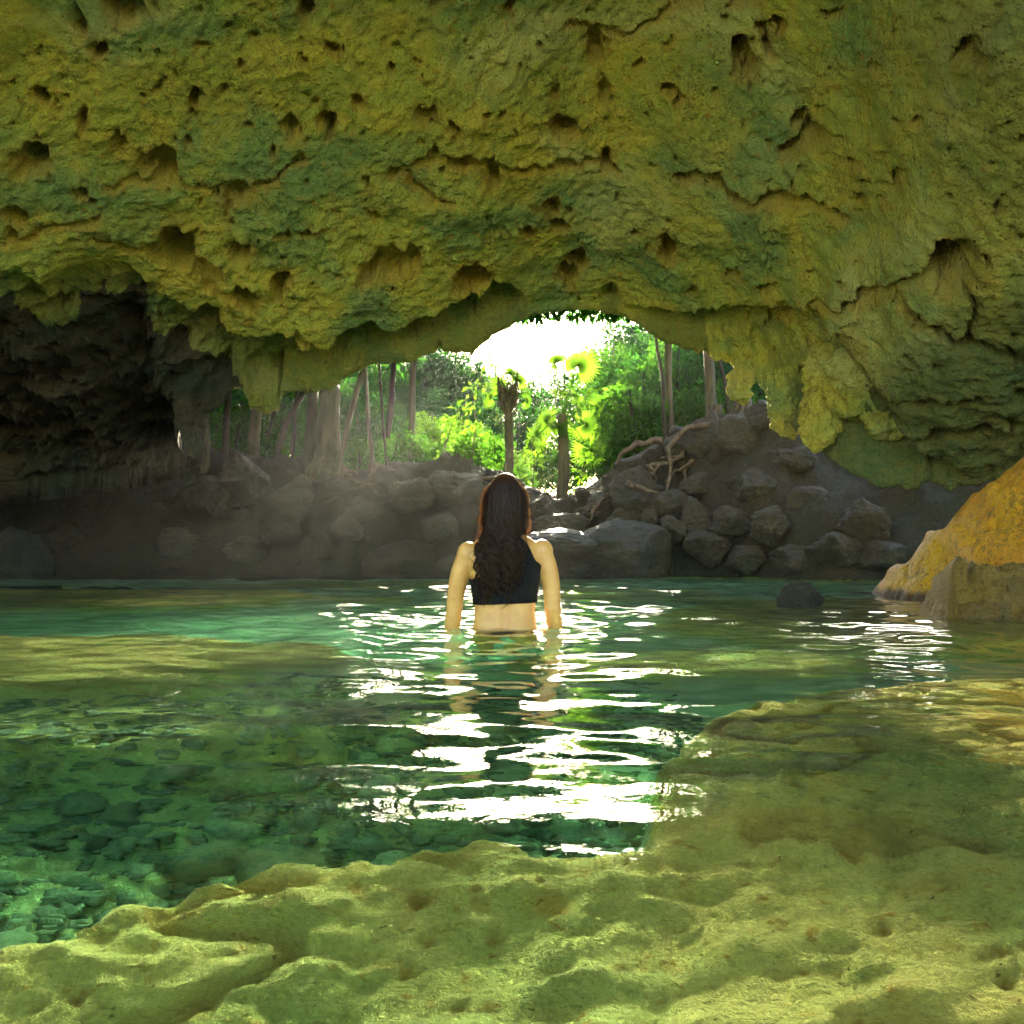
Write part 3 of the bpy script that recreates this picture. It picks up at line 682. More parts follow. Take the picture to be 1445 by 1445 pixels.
protos = {}
def make_tree(key, name, label, cat, loc, group, rz=0, s=1.0, **kw):
    if key not in protos:
        o = empty(name, loc, rz); tm, cm = tree_parts(key, **kw)
        link('trunk', tm, None, o); link('crown' if name != 'shrub' else 'foliage', cm, None, o); protos[key] = o; o.scale = (s, s, s)
    else: o = copy_thing(protos[key], loc, rz, s)
    return tag(o, label, cat, group)

kinds = {
    'a': dict(seed=1, h=4.0, spread=1.15, low=.12, nclump=26, nleaf=130, mat=M_LEAF, bark=M_BARKD, r0=.055, L=(.09, .18)),
    'b': dict(seed=2, h=4.2, spread=1.3, low=.15, nclump=26, nleaf=130, mat=M_LEAF2, bark=M_BARK, r0=.06, L=(.09, .2)),
    'c': dict(seed=3, h=4.0, spread=1.1, low=.3, nclump=20, nleaf=120, mat=M_YLEAF, bark=M_BARK, r0=.05, L=(.09, .18)),
    'd': dict(seed=4, h=7.5, spread=1.9, low=.25, nclump=44, nleaf=210, mat=M_LEAF, bark=M_BARK, r0=.10, L=(.12, .24)),
    'e': dict(seed=5, h=7.8, spread=2.0, low=.2, nclump=48, nleaf=210, mat=M_LEAF2, bark=M_BARKD, r0=.11, L=(.12, .24)),
}
LBL = {'a': 'leafy mid green understory tree in the forest beyond the cave mouth', 'b': 'dense dark green understory tree in the forest beyond the cave mouth', 'c': 'bright yellow green young tree in the forest beyond the cave mouth',
       'd': 'tall green forest tree rising behind the understory', 'e': 'tall dark green forest tree rising behind the understory'}
def gz(x_, y_): return float(height(np.array([x_]), np.array([y_]), False)[0]) - .08
g = random.Random(77)
def plant(k, px_, Y, s):
    x_ = (px_ - 722.5) / 1445 * Y
    make_tree(k, 'tree', LBL[k], 'tree', (x_, Y, gz(x_, Y)), {'a': 'mid green understory trees', 'b': 'dark understory trees', 'c': 'yellow green young trees', 'd': 'tall green forest trees', 'e': 'tall dark forest trees'}[k], g.uniform(0, 6.28), s, **kinds[k])
for px_, Y, k, s in [(560, 22, 'a', .38), (610, 21, 'c', .40), (655, 20, 'c', .38), (700, 22, 'a', .4), (745, 21.5, 'c', .36), (800, 22, 'a', .38), (850, 21.5, 'b', .46), (875, 22, 'c', .6), (900, 21, 'a', .58), (935, 22, 'b', .8), (965, 20, 'a', .7), (990, 22.5, 'b', .75), (1015, 20.5, 'b', .72), (1065, 20.5, 'a', 1.0),
                     (300, 21, 'b', .9), (350, 22, 'a', .95), (400, 20.5, 'b', .8), (450, 22, 'a', .7), (500, 21, 'b', .5), (535, 23, 'b', .45)]:
    plant(k, px_, Y, s)
for px_, Y, k, s in [(280, 29, 'e', .8), (370, 31, 'd', .8), (440, 30, 'e', .7), (500, 33, 'd', .64), (545, 31, 'd', .58), (590, 30, 'e', .50), (625, 32, 'd', .45), (650, 31, 'b', .85), (700, 33, 'c', .85), (735, 32, 'b', .85), (790, 31, 'b', .88), (860, 31, 'd', .66), (890, 34, 'd', .66), (925, 32, 'e', .7), (965, 34, 'e', .9), (995, 31, 'd', .9), (1040, 30, 'e', 1.0), (1090, 29, 'd', 1.0)]:
    plant(k, px_, Y, s)
for px_, Y, k, s in [(230, 46, 'd', 1), (320, 48, 'e', 1.1), (410, 45, 'd', 1.1), (480, 48, 'e', 1.05), (540, 46, 'd', 1.05), (565, 52, 'd', 1.15), (590, 49, 'e', 1.05), (605, 44, 'e', 1.1), (632, 47, 'e', 1.1), (662, 51, 'd', 1.1), (690, 48, 'e', .95), (740, 50, 'd', .98), (790, 48, 'e', .95), (848, 54, 'c', 1.7), (892, 46, 'd', 1.15), (905, 50, 'e', 1.3), (925, 48, 'e', 1.3), (945, 50, 'd', 1.3), (1000, 48, 'e', 1.25), (1060, 49, 'd', 1.3), (1120, 48, 'e', 1.2), (1180, 49, 'd', 1.2)]:
    plant(k, px_, Y, s)
# shrubs along the bank top
sk = dict(seed=9, h=1.0, spread=.5, low=.05, nclump=16, nleaf=70, mat=M_LEAF, bark=M_BARKD, r0=.02, L=(.07, .13))
for px_, Y, s in [(555, 17.4, .7), (600, 17.6, .7), (640, 16.8, .6), (680, 17.6, .9), (735, 17.2, .5), (885, 17.6, 1.3), (900, 16.8, 1.3), (940, 17.2, 1.0), (980, 17.6, 1.2), (330, 18, 1.2), (380, 18.4, 1.3), (425, 18, .8), (505, 17.6, .7), (1030, 17.2, 1.3)]:
    x_ = (px_ - 722.5) / 1445 * Y
    make_tree('shrub', 'shrub', 'low green leafy shrub growing behind the far bank', 'shrub', (x_, Y, gz(x_, Y)), 'shrubs behind the far bank', g.uniform(0, 6.28), s, **sk)

# slender trunks standing on the bank, crowns above the cave lip
def slender(name, label, pts, Y, w0, w1, mat, flare=0, group=None, crown_mat=M_LEAF2, seed=0, top=4.1, roots=0, canopy=None):
    base = P(*pts[0], Y); o = empty(name, base)
    p = np.array([P(a, b, Y + .12 * i) for i, (a, b) in enumerate(pts)]) - base
    top = 6.2 if pts[0][0] > 900 and top < 4.5 else top
    d = (p[-1] - p[-2]); d /= np.linalg.norm(d); d = d * .5 + np.array((0, 0, .5)); d /= np.linalg.norm(d)
    ext = p[-1] + d * max(.6, (top - base[2] - p[-1][2]))
    p = np.concatenate([[[0, 0, -.35]], p, [ext]])
    s = np.r_[0, np.cumsum(np.linalg.norm(np.diff(p, axis=0), axis=1))]; u = np.linspace(0, s[-1], 34)
    c = np.stack([np.interp(u, s, p[:, i]) for i in range(3)], -1)
    for _ in range(3): c[1:-1] = (c[:-2] + 2 * c[1:-1] + c[2:]) / 4
    c[:, 0] += .02 * fbm(u * 1.5, u * 0, u * 0, 2, seed); c[:, 1] += .02 * fbm(u * 1.5, u * 0 + 5, u * 0, 2, seed)
    rad = (w0 + (w1 - w0) * u / u[-1]) / 2
    if flare: rad = rad * (1 + flare * np.exp(-np.maximum(u - .35, 0) * 5))
    G = Geo(); G.add(*tube(c, rad, 14, True, .18 if flare else .1, seed))
    link('trunk', G.mesh('trunk'), mat, o)
    rr = random.Random(seed)
    cl = [((ext[0] + rr.uniform(-.5, .5), ext[1] + rr.uniform(-.3, .6), ext[2] + rr.uniform(-.7, .5)), (.38, .38, .28), 90) for _ in range(8)]
    if canopy:
        x0, x1, z0, z1 = canopy; cl = []; G = Geo()
        for k in range(48):
            q = np.array((x0 + (x1 - x0) * (k + rr.random()) / 48 - base[0], rr.uniform(-1.2, 1.0), rr.uniform(z0, z1) - base[2]))
            cl.append((q, (.48, .5, .34), 230)); st0 = c[-1 - (k % 8)]
            G.add(*tube([st0, (st0 + q) / 2 + np.array((0, 0, .2)), q], [.03, .02, .006], 5, False))
        link('branches', G.mesh('branches'), mat, o)
    link('crown', leaf_cloud('crown', cl, seed, crown_mat, (.08, .15) if not canopy else (.11, .2)), None, o)
    for k in range(roots):
        th = -math.pi / 2 + (k - (roots - 1) / 2) * 2.2 / max(1, roots - 1) ; ln = rr.uniform(.5, 1.0)
        t = np.linspace(0, 1, 12)
        q = np.stack([w0 * .4 * math.cos(th) + ln * .55 * t * math.cos(th) + .05 * np.sin(t * 7 + k), w0 * .4 * math.sin(th) + ln * .5 * t * math.sin(th) * 1.2, .28 * (1 - t) ** 3 - ln * .75 * t ** 1.6], -1)
        gg = Geo(); gg.add(*tube(q, .035 * (1.15 - t), 7, True, .2, seed + k)); link('root', gg.mesh('root'), M_ROOT, o)
    return tag(o, label, 'tree', group)
slender('tree', 'thin grey tree trunk at the far left of the cave mouth', [(290, 640), (288, 555)], 16.6, .15, .11, M_BARK, seed=1)
slender('tree', 'slim dark trunk left of the hanging rock lobe', [(318, 640), (323, 545)], 16.2, .11, .09, M_BARKD, seed=2)
slender('tree', 'stout grey trunk under the hanging rock lobe', [(357, 640), (362, 570)], 17.2, .20, .16, M_BARK, seed=3)
slender('tree', 'dark trunk leaning right between the rock lobe and the big pale tree', [(390, 642), (405, 595), (432, 545)], 16.4, .12, .08, M_BARKD, seed=4)
slender('tree', 'very thin upright stem behind the leaning dark trunk', [(412, 640), (416, 590), (420, 545)], 17.2, .06, .05, M_BARKD, seed=15)
slender('tree', 'straight dark trunk touching the left side of the big pale tree', [(437, 650), (441, 590), (443, 540)], 16.2, .17, .14, M_BARKD, flare=.8, seed=5)
slender('tree', 'thickest pale grey tree with spreading roots at the left of the cave mouth', [(463, 668), (463, 600), (466, 530)], 16.1, .36, .30, M_BARK, flare=1.1, seed=6, roots=7)
slender('tree', 'pale pole leaning right beside the big pale tree', [(474, 672), (490, 600), (514, 518)], 15.6, .07, .10, M_BARK, seed=7)
slender('tree', 'slim pale straight stem right of the leaning pale pole', [(526, 680), (520, 600), (516, 518)], 15.4, .07, .06, M_BARK, flare=.6, seed=8, roots=3)
slender('tree', 'thinnest hanging stem right of the slim pale stem', [(545, 655), (540, 580), (534, 505)], 16, .04, .04, M_BARKD, seed=9)
slender('tree', 'slender brown stem among leaves right of the fan palms', [(940, 620), (936, 550), (925, 470)], 16, .06, .04, M_BARKD, seed=10, canopy=(-.3, 3.4, 4.2, 5.0))
slender('tree', 'pale thin trunk half hidden by leaves right of the palms', [(948, 612), (945, 540), (944, 470)], 17, .12, .10, M_BARK, seed=11)
slender('tree', 'tall pale grey trunk at the right side of the cave mouth', [(1008, 598), (1003, 550), (999, 490)], 15.8, .17, .13, M_BARK, flare=.6, seed=12, roots=4)
slender('tree', 'thin crooked dark stem beside the tall pale right trunk', [(1030, 598), (1026, 555), (1014, 500)], 15.5, .06, .05, M_BARKD, seed=13)
slender('tree', 'short thick dark trunk rising into the pendant rock at right', [(1047, 590), (1048, 560), (1050, 530)], 13.9, .20, .16, M_BARKD, flare=.9, seed=14, top=4.7, roots=4)
slender('tree', 'faint straight trunk deep among the leaves near the sunlit gap', [(580, 640), (582, 560), (584, 490)], 18.5, .12, .10, M_BARK, seed=16, top=6.2, canopy=(-3.2, .8, 4.6, 5.6))
slender('tree', 'second faint trunk deep among leaves left of the sunlit gap', [(548, 630), (553, 560), (556, 500)], 19, .12, .10, M_BARKD, seed=17)

# fan palms
def fan(blade_len, nseg, droop, g):
    """one fan leaf in its own frame: petiole tip at the origin, opening along +X, spread in XY"""
    V = []; Q = []; n = 0
    for k in range(nseg):
        a = (k / (nseg - 1) - .5) * R(290)
        L = blade_len * (1 - .28 * abs(k / (nseg - 1) - .5) * 2) * g.uniform(.92, 1.05)
        ca, sa = math.cos(a), math.sin(a); w_ = blade_len * .038
        pts = []
        for f, ww in ((0, .25), (.35, 1), (.65, .9), (1, .06)):
            r = L * f; z = -droop * L * f ** 2.5 + (.02 if f else 0)
            pts.append((r * ca - w_ * ww * sa * -1, r * sa - w_ * ww * ca, z)); pts.append((r * ca + w_ * ww * sa * -1, r * sa + w_ * ww * ca, z + .012 * (k % 2)))
        V += pts
        for i in range(3): Q.append((n + 2 * i, n + 2 * i + 1, n + 2 * i + 3, n + 2 * i + 2))
        n += 8
    return np.array(V), np.array(Q)
def fan_palm(label, bx, by, tx, ty, Y, w0, fronds, seed, mat=M_PALM, spiky=0):
    base = P(bx, by, Y); o = empty('fan_palm', base); g = random.Random(seed)
    topp = P(tx, ty, Y) - base
    t = np.linspace(-.15, 1, 30)[:, None]; ax = topp * t; ax[:, 0] += .02 * np.sin(t[:, 0] * 4)
    rad = w0 / 2 * (1 + .06 * np.sin(t[:, 0] * 60)) * (1.1 - .2 * t[:, 0])
    G = Geo(); G.add(*tube(ax, rad, 12, True, .12, seed)); link('trunk', G.mesh('trunk'), M_BARK, o)
    if spiky:
        G = Geo()
        for k in range(spiky):
            th = g.uniform(0, 6.28); b0 = topp * g.uniform(.72, 1.0); ln = g.uniform(.25, .5)
            e = b0 + np.array((math.cos(th) * .18, math.sin(th) * .18, ln))
            G.add(*tube([b0, (b0 + e) / 2 + np.array((math.cos(th) * .05, math.sin(th) * .05, 0)), e], [.016, .010, .003], 4, False))
        link('leaf_sheath', G.mesh('leaf_sheath'), M_BARK, o)
    for (fx, fy, fl, th, face, dr) in fronds:
        c = P(fx, fy, Y - .1) - base + np.array((0, g.uniform(-.2, .2), 0))
        G = Geo(); mid_ = (topp + c) / 2 + np.array((0, 0, .05)); G.add(*tube([topp, mid_, c], [.014, .011, .008], 5, False))
        v, q = fan(fl, 34, dr, g)
        M3 = Matrix(((math.cos(th), -math.sin(th), 0), (0, 0, -1), (math.sin(th), math.cos(th), 0)))
        M3 = np.array(Matrix.Rotation(math.pi / 2 - face, 3, Vector((math.cos(th + 1.2), 0, math.sin(th + 1.2)))) @ M3)
        G.add(v @ M3.T + c, q); link('frond', G.mesh('frond', False), mat, o)
    return tag(o, label, 'palm')
def fr(px_, py_, L, th, face, dr=.15): return (px_, py_, L, R(th), R(face), dr)
fan_palm('fan palm with round upright fan leaf in front of the white sky', 794, 690, 794, 585, 16.2, .17,
         [fr(816, 516, .44, 65, 78, .05), fr(784, 512, .32, 150, 50, .1), fr(800, 560, .34, 100, 25, .1), fr(772, 594, .36, 190, 50, .4), fr(826, 600, .38, -10, 55, .4), fr(833, 634, .42, -60, 65, .4), fr(788, 602, .34, 250, 35, .3),
          fr(812, 576, .30, 30, 25, .2), fr(760, 614, .30, 215, 45, .4), fr(842, 572, .26, 15, 45, .3)], 5)
fan_palm('brown trunked palm with frayed top left of the fan palm', 717, 690, 717, 556, 16.6, .14,
         [fr(702, 540, .22, 120, 60, .2), fr(731, 538, .24, 60, 60, .2), fr(717, 526, .26, 90, 50, .1), fr(692, 560, .22, 170, 45, .4), fr(743, 562, .2, 10, 40, .4)], 8, spiky=70)
# sprigs of young leaves
def sprig(label, pts, Y, seed, L=(.08, .15), n=14, rad=.13, mat=M_YLEAF):
    base = P(*pts[0], Y); o = empty('sapling', base); p = np.array([P(a, b, Y) for a, b in pts]) - base
    G = Geo(); G.add(*tube(np.concatenate([[[0, 0, -.1]], p]), np.linspace(.014, .005, len(p) + 1), 5, False)); link('stem', G.mesh('stem'), M_ROOT, o)
    cl = []
    for a, b in zip(p[:-1], p[1:]):
        for f in (.3, .8): cl.append((a + (b - a) * f, (rad, rad, rad * .8), n))
    link('foliage', leaf_cloud('foliage', cl, seed, mat, L), None, o)
    return tag(o, label, 'sapling')
sprig('glowing yellow green sapling standing above the bank left of the person', [(614, 682), (622, 650), (632, 618), (640, 592), (652, 575)], 15.2, 3, n=11)
sprig('tall backlit leafy sapling left of the white sky', [(665, 650), (672, 600), (668, 560), (682, 525)], 16.8, 4, n=16, rad=.2)
sprig('tiny bright sprig on the rocks at the right foot of the palms', [(898, 682), (903, 668), (900, 658)], 14.6, 6, n=8, rad=.06)
sprig('bright leafy sapling between the two palms', [(752, 680), (754, 650), (750, 630), (755, 615)], 16, 7, n=12, rad=.12)
sprig('yellow leaf spray low at the right foot of the fan palm', [(818, 690), (822, 660), (830, 640)], 15.2, 9, n=12, rad=.13)

# exposed roots on the bank
def root(label, pts, Y, r, seed, group):
    p = np.array([P(a, b, Y - .0035 * (b - 600)) for a, b in pts]); s = np.linspace(0, 1, len(p)); u = np.linspace(0, 1, 26)
    c = np.stack([np.interp(u, s, p[:, i]) for i in range(3)], -1)
    for _ in range(2): c[1:-1] = (c[:-2] + 2 * c[1:-1] + c[2:]) / 4
    c[:, 1] += .05 * fbm(u * 5, u * 0, u * 0, 2, seed); c[:, 2] += .03 * fbm(u * 7, u * 0 + 2, u * 0, 2, seed)
    G = Geo(); G.add(*tube(c, r * (1.1 - .75 * u), 7, True, .25, seed)); return tag(link('tree_root', G.mesh('tree_root'), M_ROOT), label, 'tree root', group)
GR, GLf = 'bare roots on the right bank', 'bare roots on the left bank'
root('arched dark root curving over the top of the right bank', [(935, 622), (905, 625), (880, 635), (868, 655)], 13.6, .05, 1, None)
root('long root looping down the right bank towards the slab', [(1005, 598), (970, 605), (940, 630), (948, 665), (938, 700)], 13.3, .045, 2, None)
root('pale straight root lying across the right bank boulders', [(885, 682), (905, 690), (928, 697)], 12.9, .04, 3, None)
for k in range(16):
    a0 = g.uniform(870, 1010); b0 = np.interp(a0, [870, 1010], [668, 606]) + g.uniform(0, 30)
    pts = [(a0, b0)]
    for j in range(4): a0 += g.uniform(-34, 14); b0 += g.uniform(0, 18); pts.append((a0, b0))
    root('thin tangled brown root on the boulders of the right bank', pts, 13.5, g.uniform(.015, .032), 20 + k, GR)
for k in range(12):
    a0 = g.uniform(470, 690); b0 = 668 + g.uniform(0, 14); pts = [(a0, b0)]; dr_ = g.choice((-1, 1))
    for j in range(4): a0 += dr_ * g.uniform(8, 26); b0 += g.uniform(-2, 14); pts.append((a0, b0))
    root('thin brown root trailing down the left bank', pts, 14.6, g.uniform(.015, .03), 50 + k, GLf)

# ------------------------------------------------------------------ the person
PX, PY_ = -.033, 4.80
person = empty('person', (PX, PY_, 0))
tag(person, 'woman with long wavy dark hair and black crop top standing waist deep, back turned', 'person')
def rings(levels, n=40, cx=0):
    """levels: (z, halfwidth, halfdepth, yoff[, xoff])"""
    lv = np.array([l if len(l) == 5 else (*l, 0) for l in levels], float)
    zz = np.linspace(lv[0, 0], lv[-1, 0], 70); s = np.sign(lv[-1, 0] - lv[0, 0])
    P_ = [np.interp(zz * s, lv[:, 0] * s, lv[:, i]) for i in range(1, 5)]
    ker = np.array([1, 2, 3, 2, 1.]) / 9
    P_ = [np.convolve(np.pad(q, 2, mode='edge'), ker, 'valid') for q in P_]
    th = np.arange(n) / n * 2 * math.pi
    ex = .82
    cx_, sx_ = np.sign(np.cos(th)) * np.abs(np.cos(th)) ** ex, np.sign(np.sin(th)) * np.abs(np.sin(th)) ** ex
    v = np.stack([P_[3][:, None] + P_[0][:, None] * cx_, P_[2][:, None] + P_[1][:, None] * sx_, np.broadcast_to(zz[:, None], (70, n))], -1).reshape(-1, 3)
    q = grid_faces(70, n, True); N = len(v)
    v = np.concatenate([v, [v[:n].mean(0)], [v[-n:].mean(0)]]); t = []
    for k in range(n): t += [(N, (k + 1) % n, k), (N + 1, N - n + k, N - n + (k + 1) % n)]
    return v, q, t
B = Geo()
TORSO = [(-.26, .165, .105, .0), (-.18, .178, .115, -.005), (-.10, .172, .112, -.006), (-.03, .155, .100, -.002), (.04, .143, .090, .004), (.10, .141, .088, .008), (.17, .148, .094, .008), (.24, .160, .100, .004), (.30, .168, .100, -.002), (.345, .168, .092, -.006), (.385, .158, .078, -.006), (.415, .126, .066, -.002), (.44, .075, .056, .004), (.47, .056, .054, .010), (.52, .053, .055, .016), (.57, .05, .055, .02)]
B.add(*rings(TORSO))
# head facing +Y (away from the camera)
bmi = bmesh.new(); bmesh.ops.create_uvsphere(bmi, u_segments=40, v_segments=28, radius=1)
sv = np.array([q.co[:] for q in bmi.verts]); sf = [[a.index for a in q.verts] for q in bmi.faces]; bmi.free()
sq = np.array([f for f in sf if len(f) == 4]); st_ = np.array([f for f in sf if len(f) == 3])
hv = sv * np.array((.076, .094, .112)); jaw = ss(0, -.1, hv[:, 2])
hv[:, 0] *= 1 - .28 * jaw; hv[:, 1] = np.where(hv[:, 1] < 0, hv[:, 1] * (1 - .25 * jaw), hv[:, 1])
HC = np.array((.002, .03, .602)); B.add(hv + HC, sq, st_)
def ell(c, r): B.add(sv * np.array(r) + np.array(c), sq, st_)
ell(HC + (0, .095, -.022), (.012, .018, .022)); ell(HC + (0, .090, .0), (.008, .014, .03))                   # nose
ell(HC + (0, .086, -.058), (.024, .010, .007)); ell(HC + (0, .085, -.068), (.021, .010, .007))               # lips
ell(HC + (0, .074, -.092), (.022, .02, .016))                                                                  # chin
for s in (-1, 1):
    ell(HC + (s * .030, .080, .004), (.013, .010, .008)); ell(HC + (s * .031, .082, .022), (.018, .009, .005)); ell(HC + (s * .046, .066, -.02), (.02, .018, .018))
    ell(HC + (s * .077, .0, -.008), (.008, .018, .030))                                                        # ears
    # shoulder, arm, hand
    sh = np.array((s * .166, -.004, .358 + .006 * s)); el_ = np.array((.222, -.012, .09)) if s > 0 else np.array((-.238, .022, .08)); wr = np.array((s * .252, .045, -.145))
    if s < 0: wr = np.array((-.268, .055, -.13))
    ell(sh + (s * .008, 0, -.012), (.052, .052, .058))
    t = np.linspace(0, 1, 16)[:, None]
    up = sh + (el_ - sh) * t + np.array((s * .016, 0, 0)) * np.sin(t * math.pi)
    B.add(*tube(up, np.interp(t[:, 0], [0, .3, .6, 1], [.050, .049, .043, .038]), 16, True))
    lo_ = el_ + (wr - el_) * t
    B.add(*tube(lo_, np.interp(t[:, 0], [0, .25, .7, 1], [.038, .040, .032, .025]), 16, True)); ell(el_, (.038, .038, .040))
    # hand: palm and five curled fingers, hanging in the water
    dn = (wr - el_); dn /= np.linalg.norm(dn); fw = np.array((0, 1., 0)); fw = fw - dn * (fw @ dn); fw /= np.linalg.norm(fw); inn = np.cross(dn, fw) * (1 if np.cross(dn, fw)[0] * s < 0 else -1)
    pc = wr + dn * .045
    pt = np.linspace(-.02, .085, 10)[:, None]; 
    for off in (-.024, -.008, .008, .024):
        B.add(*tube(wr + dn * pt + fw * off * np.clip((pt + .03) / .06, .4, 1), np.full(10, .0135), 10, True))
    for i, (off, ln) in enumerate(((.028, .070), (.010, .080), (-.009, .074), (-.027, .058))):
        b0 = wr + dn * .082 + fw * off; k1 = b0 + dn * ln * .42 + inn * .006; k2 = k1 + dn * ln * .33 + inn * .014; k3 = k2 + dn * ln * .2 + inn * .016
        B.add(*tube([b0 - dn * .02, b0, k1, k2, k3], [.0095, .0092, .0085, .0078, .0062], 8, True))
    b0 = wr + dn * .02 + fw * .026; k1 = b0 + dn * .03 + fw * .022 + inn * .012; k2 = k1 + dn * .03 + fw * .008 + inn * .008
    B.add(*tube([b0 - fw * .01, b0, k1, k2], [.013, .012, .0105, .008], 8, True))
    # leg and foot
    hp = np.array((s * .09, 0, -.20)); kn = np.array((s * .085, .01, -.52)); an = np.array((s * .08, -.03, -.90))
    B.add(*tube(hp + (kn - hp) * t, np.interp(t[:, 0], [0, .3, 1], [.088, .084, .056]), 18, True))
    B.add(*tube(kn + (an - kn) * t, np.interp(t[:, 0], [0, .3, .75, 1], [.055, .056, .042, .036]), 16, True)); ell(kn, (.055, .056, .06))
    ft = np.stack([an[0] + 0 * t[:, 0], -.065 + .22 * t[:, 0], -.945 + .03 * (1 - t[:, 0])], -1)
    B.add(*tube(ft, np.interp(t[:, 0], [0, .15, .7, 1], [.02, .034, .034, .018]), 12, True))
    ell((s * .062, -.072, -.155), (.092, .072, .082))                                                           # seat
bmsh = B.mesh('body')
bo = link('body', bmsh); rm = bo.modifiers.new('r', 'REMESH'); rm.mode = 'VOXEL'; rm.voxel_size = .0055
sm = bo.modifiers.new('s', 'SMOOTH'); sm.factor = .5; sm.iterations = 7
dg = bpy.context.evaluated_depsgraph_get(); em = bpy.data.meshes.new_from_object(bo.evaluated_get(dg), depsgraph=dg)
bo.modifiers.clear(); bo.data = em; em.name = 'body'
nv = len(em.vertices); cob = np.empty(nv * 3, np.float32); em.vertices.foreach_get('co', cob); cob = cob.reshape(-1, 3)
# spine furrow and shoulder blades
bk = (cob[:, 1] < -.02) & (cob[:, 2] > -.1) & (cob[:, 2] < .42) & (np.abs(cob[:, 0]) < .15)
cob[:, 1] += np.where(bk, .015 * np.exp(-(cob[:, 0] / .022) ** 2) * ss(-.1, 0, cob[:, 2]) * ss(.42, .34, cob[:, 2]), 0)
for s in (-1, 1): cob[:, 1] -= np.where(bk, .015 * np.exp(-((cob[:, 0] - s * .085) / .035) ** 2 - ((cob[:, 2] - .28) / .06) ** 2), 0)
em.vertices.foreach_set('co', cob.ravel()); em.update()
em.polygons.foreach_set('use_smooth', np.ones(len(em.polygons), bool))
M = NT('skin'); co = M.coord()
M.l(M.mix(M.ramp(M.noise(co, 14, 4, .6), .3, .7), (.70, .36, .095), (.60, .28, .065)), M.bsdf.inputs['Base Color'])
M.bsdf.inputs['Roughness'].default_value = .42; M.bsdf.inputs['Subsurface Weight'].default_value = .25
M.bsdf.inputs['Subsurface Radius'].default_value = (.02, .008, .004); M.bsdf.inputs['Subsurface Scale'].default_value = .5
M.l(M.bump(M.noise(co, 220, 3, .6), .0006), M.bsdf.inputs['Normal'])
em.materials.clear(); em.materials.append(M.m); bo.parent = person
bvh = BVHTree.FromPolygons([Vector(c) for c in cob.tolist()], [tuple(p.vertices) for p in em.polygons])
# black top: one grid wrapped round the torso between a bottom edge and a top edge, projected on to the skin
def wrap(name, zb, zt, off, mat, nth=120, nz=40):
    th = np.arange(nth) / nth * 2 * math.pi; G = Geo(); pts = []
    lv = np.array(TORSO)
    for j in range(nz):
        f = j / (nz - 1)
        for a in th:
            z = zb(a) + (zt(a) - zb(a)) * f
            hw, hd, yo = (np.interp(z, lv[:, 0], lv[:, i]) for i in (1, 2, 3))
            p0 = Vector((hw * math.cos(a), yo + hd * math.sin(a), z))
            c, nn, _, _ = bvh.find_nearest(p0, .12)
            out = Vector((math.cos(a), math.sin(a), 0))
            if c is None: c, nn = p0, out
            if (c - p0).length > .035: c = p0
            if nn.dot(out) < 0: nn = out
            o_ = off + .0025 * math.sin(a * 9 + z * 60) * math.sin(z * 45 + a * 3)
            pts.append(c + nn * o_ + out * .001)
    G.add(np.array([p[:] for p in pts]), grid_faces(nz, nth, True))
    me_ = G.mesh(name); o = link(name, me_, mat, person)
    s_ = o.modifiers.new('thick', 'SOLIDIFY'); s_.thickness = .004; s_.offset = 1
    return o
M_TOP = simple_mat('black_swim_fabric', (.006, .006, .0065), .9, .12, .0015, 90, (.010, .010, .010))
M_BOT = simple_mat('brown_swim_fabric', (.16, .07, .035), .6, .4, .001, 90, (.13, .055, .03))
def ztop(a):
    c, s = math.cos(a), math.sin(a)          # back is s<0, right is c>0
    if s < 0:
        x = c
        if x > .30: return .30 + .125 * math.exp(-((x - .52) / .17) ** 2)
        return .30 - .075 * max(0, min(1, (.30 - x) / 1.2))
    x = c
    return .27 + .14 * math.exp(-((x - .52) / .17) ** 2) - .03 * max(0, -x)
wrap('crop_top', lambda a: .112 + .006 * math.cos(a), ztop, .004, M_TOP)
wrap('bikini_bottom', lambda a: -.20 + .10 * abs(math.cos(a)) ** 2, lambda a: -.008, .0015, M_BOT, 90, 16)
# hair: cap plus wavy strands
M = NT('wet_hair'); M.nt.nodes.remove(M.bsdf)
pb_ = M.n('ShaderNodeBsdfPrincipled'); pb_.inputs['Base Color'].default_value = (.022, .011, .006, 1); pb_.inputs['Roughness'].default_value = .5; pb_.inputs['Specular IOR Level'].default_value = .22
tr = M.n('ShaderNodeBsdfTranslucent'); tr.inputs[0].default_value = (.74, .44, .15, 1)
mx = M.n('ShaderNodeMixShader'); mx.inputs[0].default_value = .26; M.l(pb_.outputs[0], mx.inputs[1]); M.l(tr.outputs[0], mx.inputs[2]); M.l(mx.outputs[0], M.out.inputs[0])
M_HAIR = M.m
H = Geo()
cv = sv * np.array((.081, .101, .119)) + HC + (0, -.006, .002)
keep = lambda f: all((cv[i][1] < HC[1] + .045 or cv[i][2] > HC[2] + .055) and cv[i][2] > HC[2] - .08 for i in f)
H.add(cv, np.array([f for f in sq if keep(f)]), np.array([f for f in st_ if keep(f)]))
hr = random.Random(99); lvT = np.array(TORSO)
def back_y(x, z):
    if z > .47: return HC[1] - .09 + .02 * max(0, (.60 - z) / .13)
    hw, hd, yo = (np.interp(z, lvT[:, 0], lvT[:, i]) for i in (1, 2, 3))
    q = min(.98, abs(x) / hw) if hw > 1e-6 else .98
    return yo - hd * math.sqrt(max(0.04, 1 - q * q))
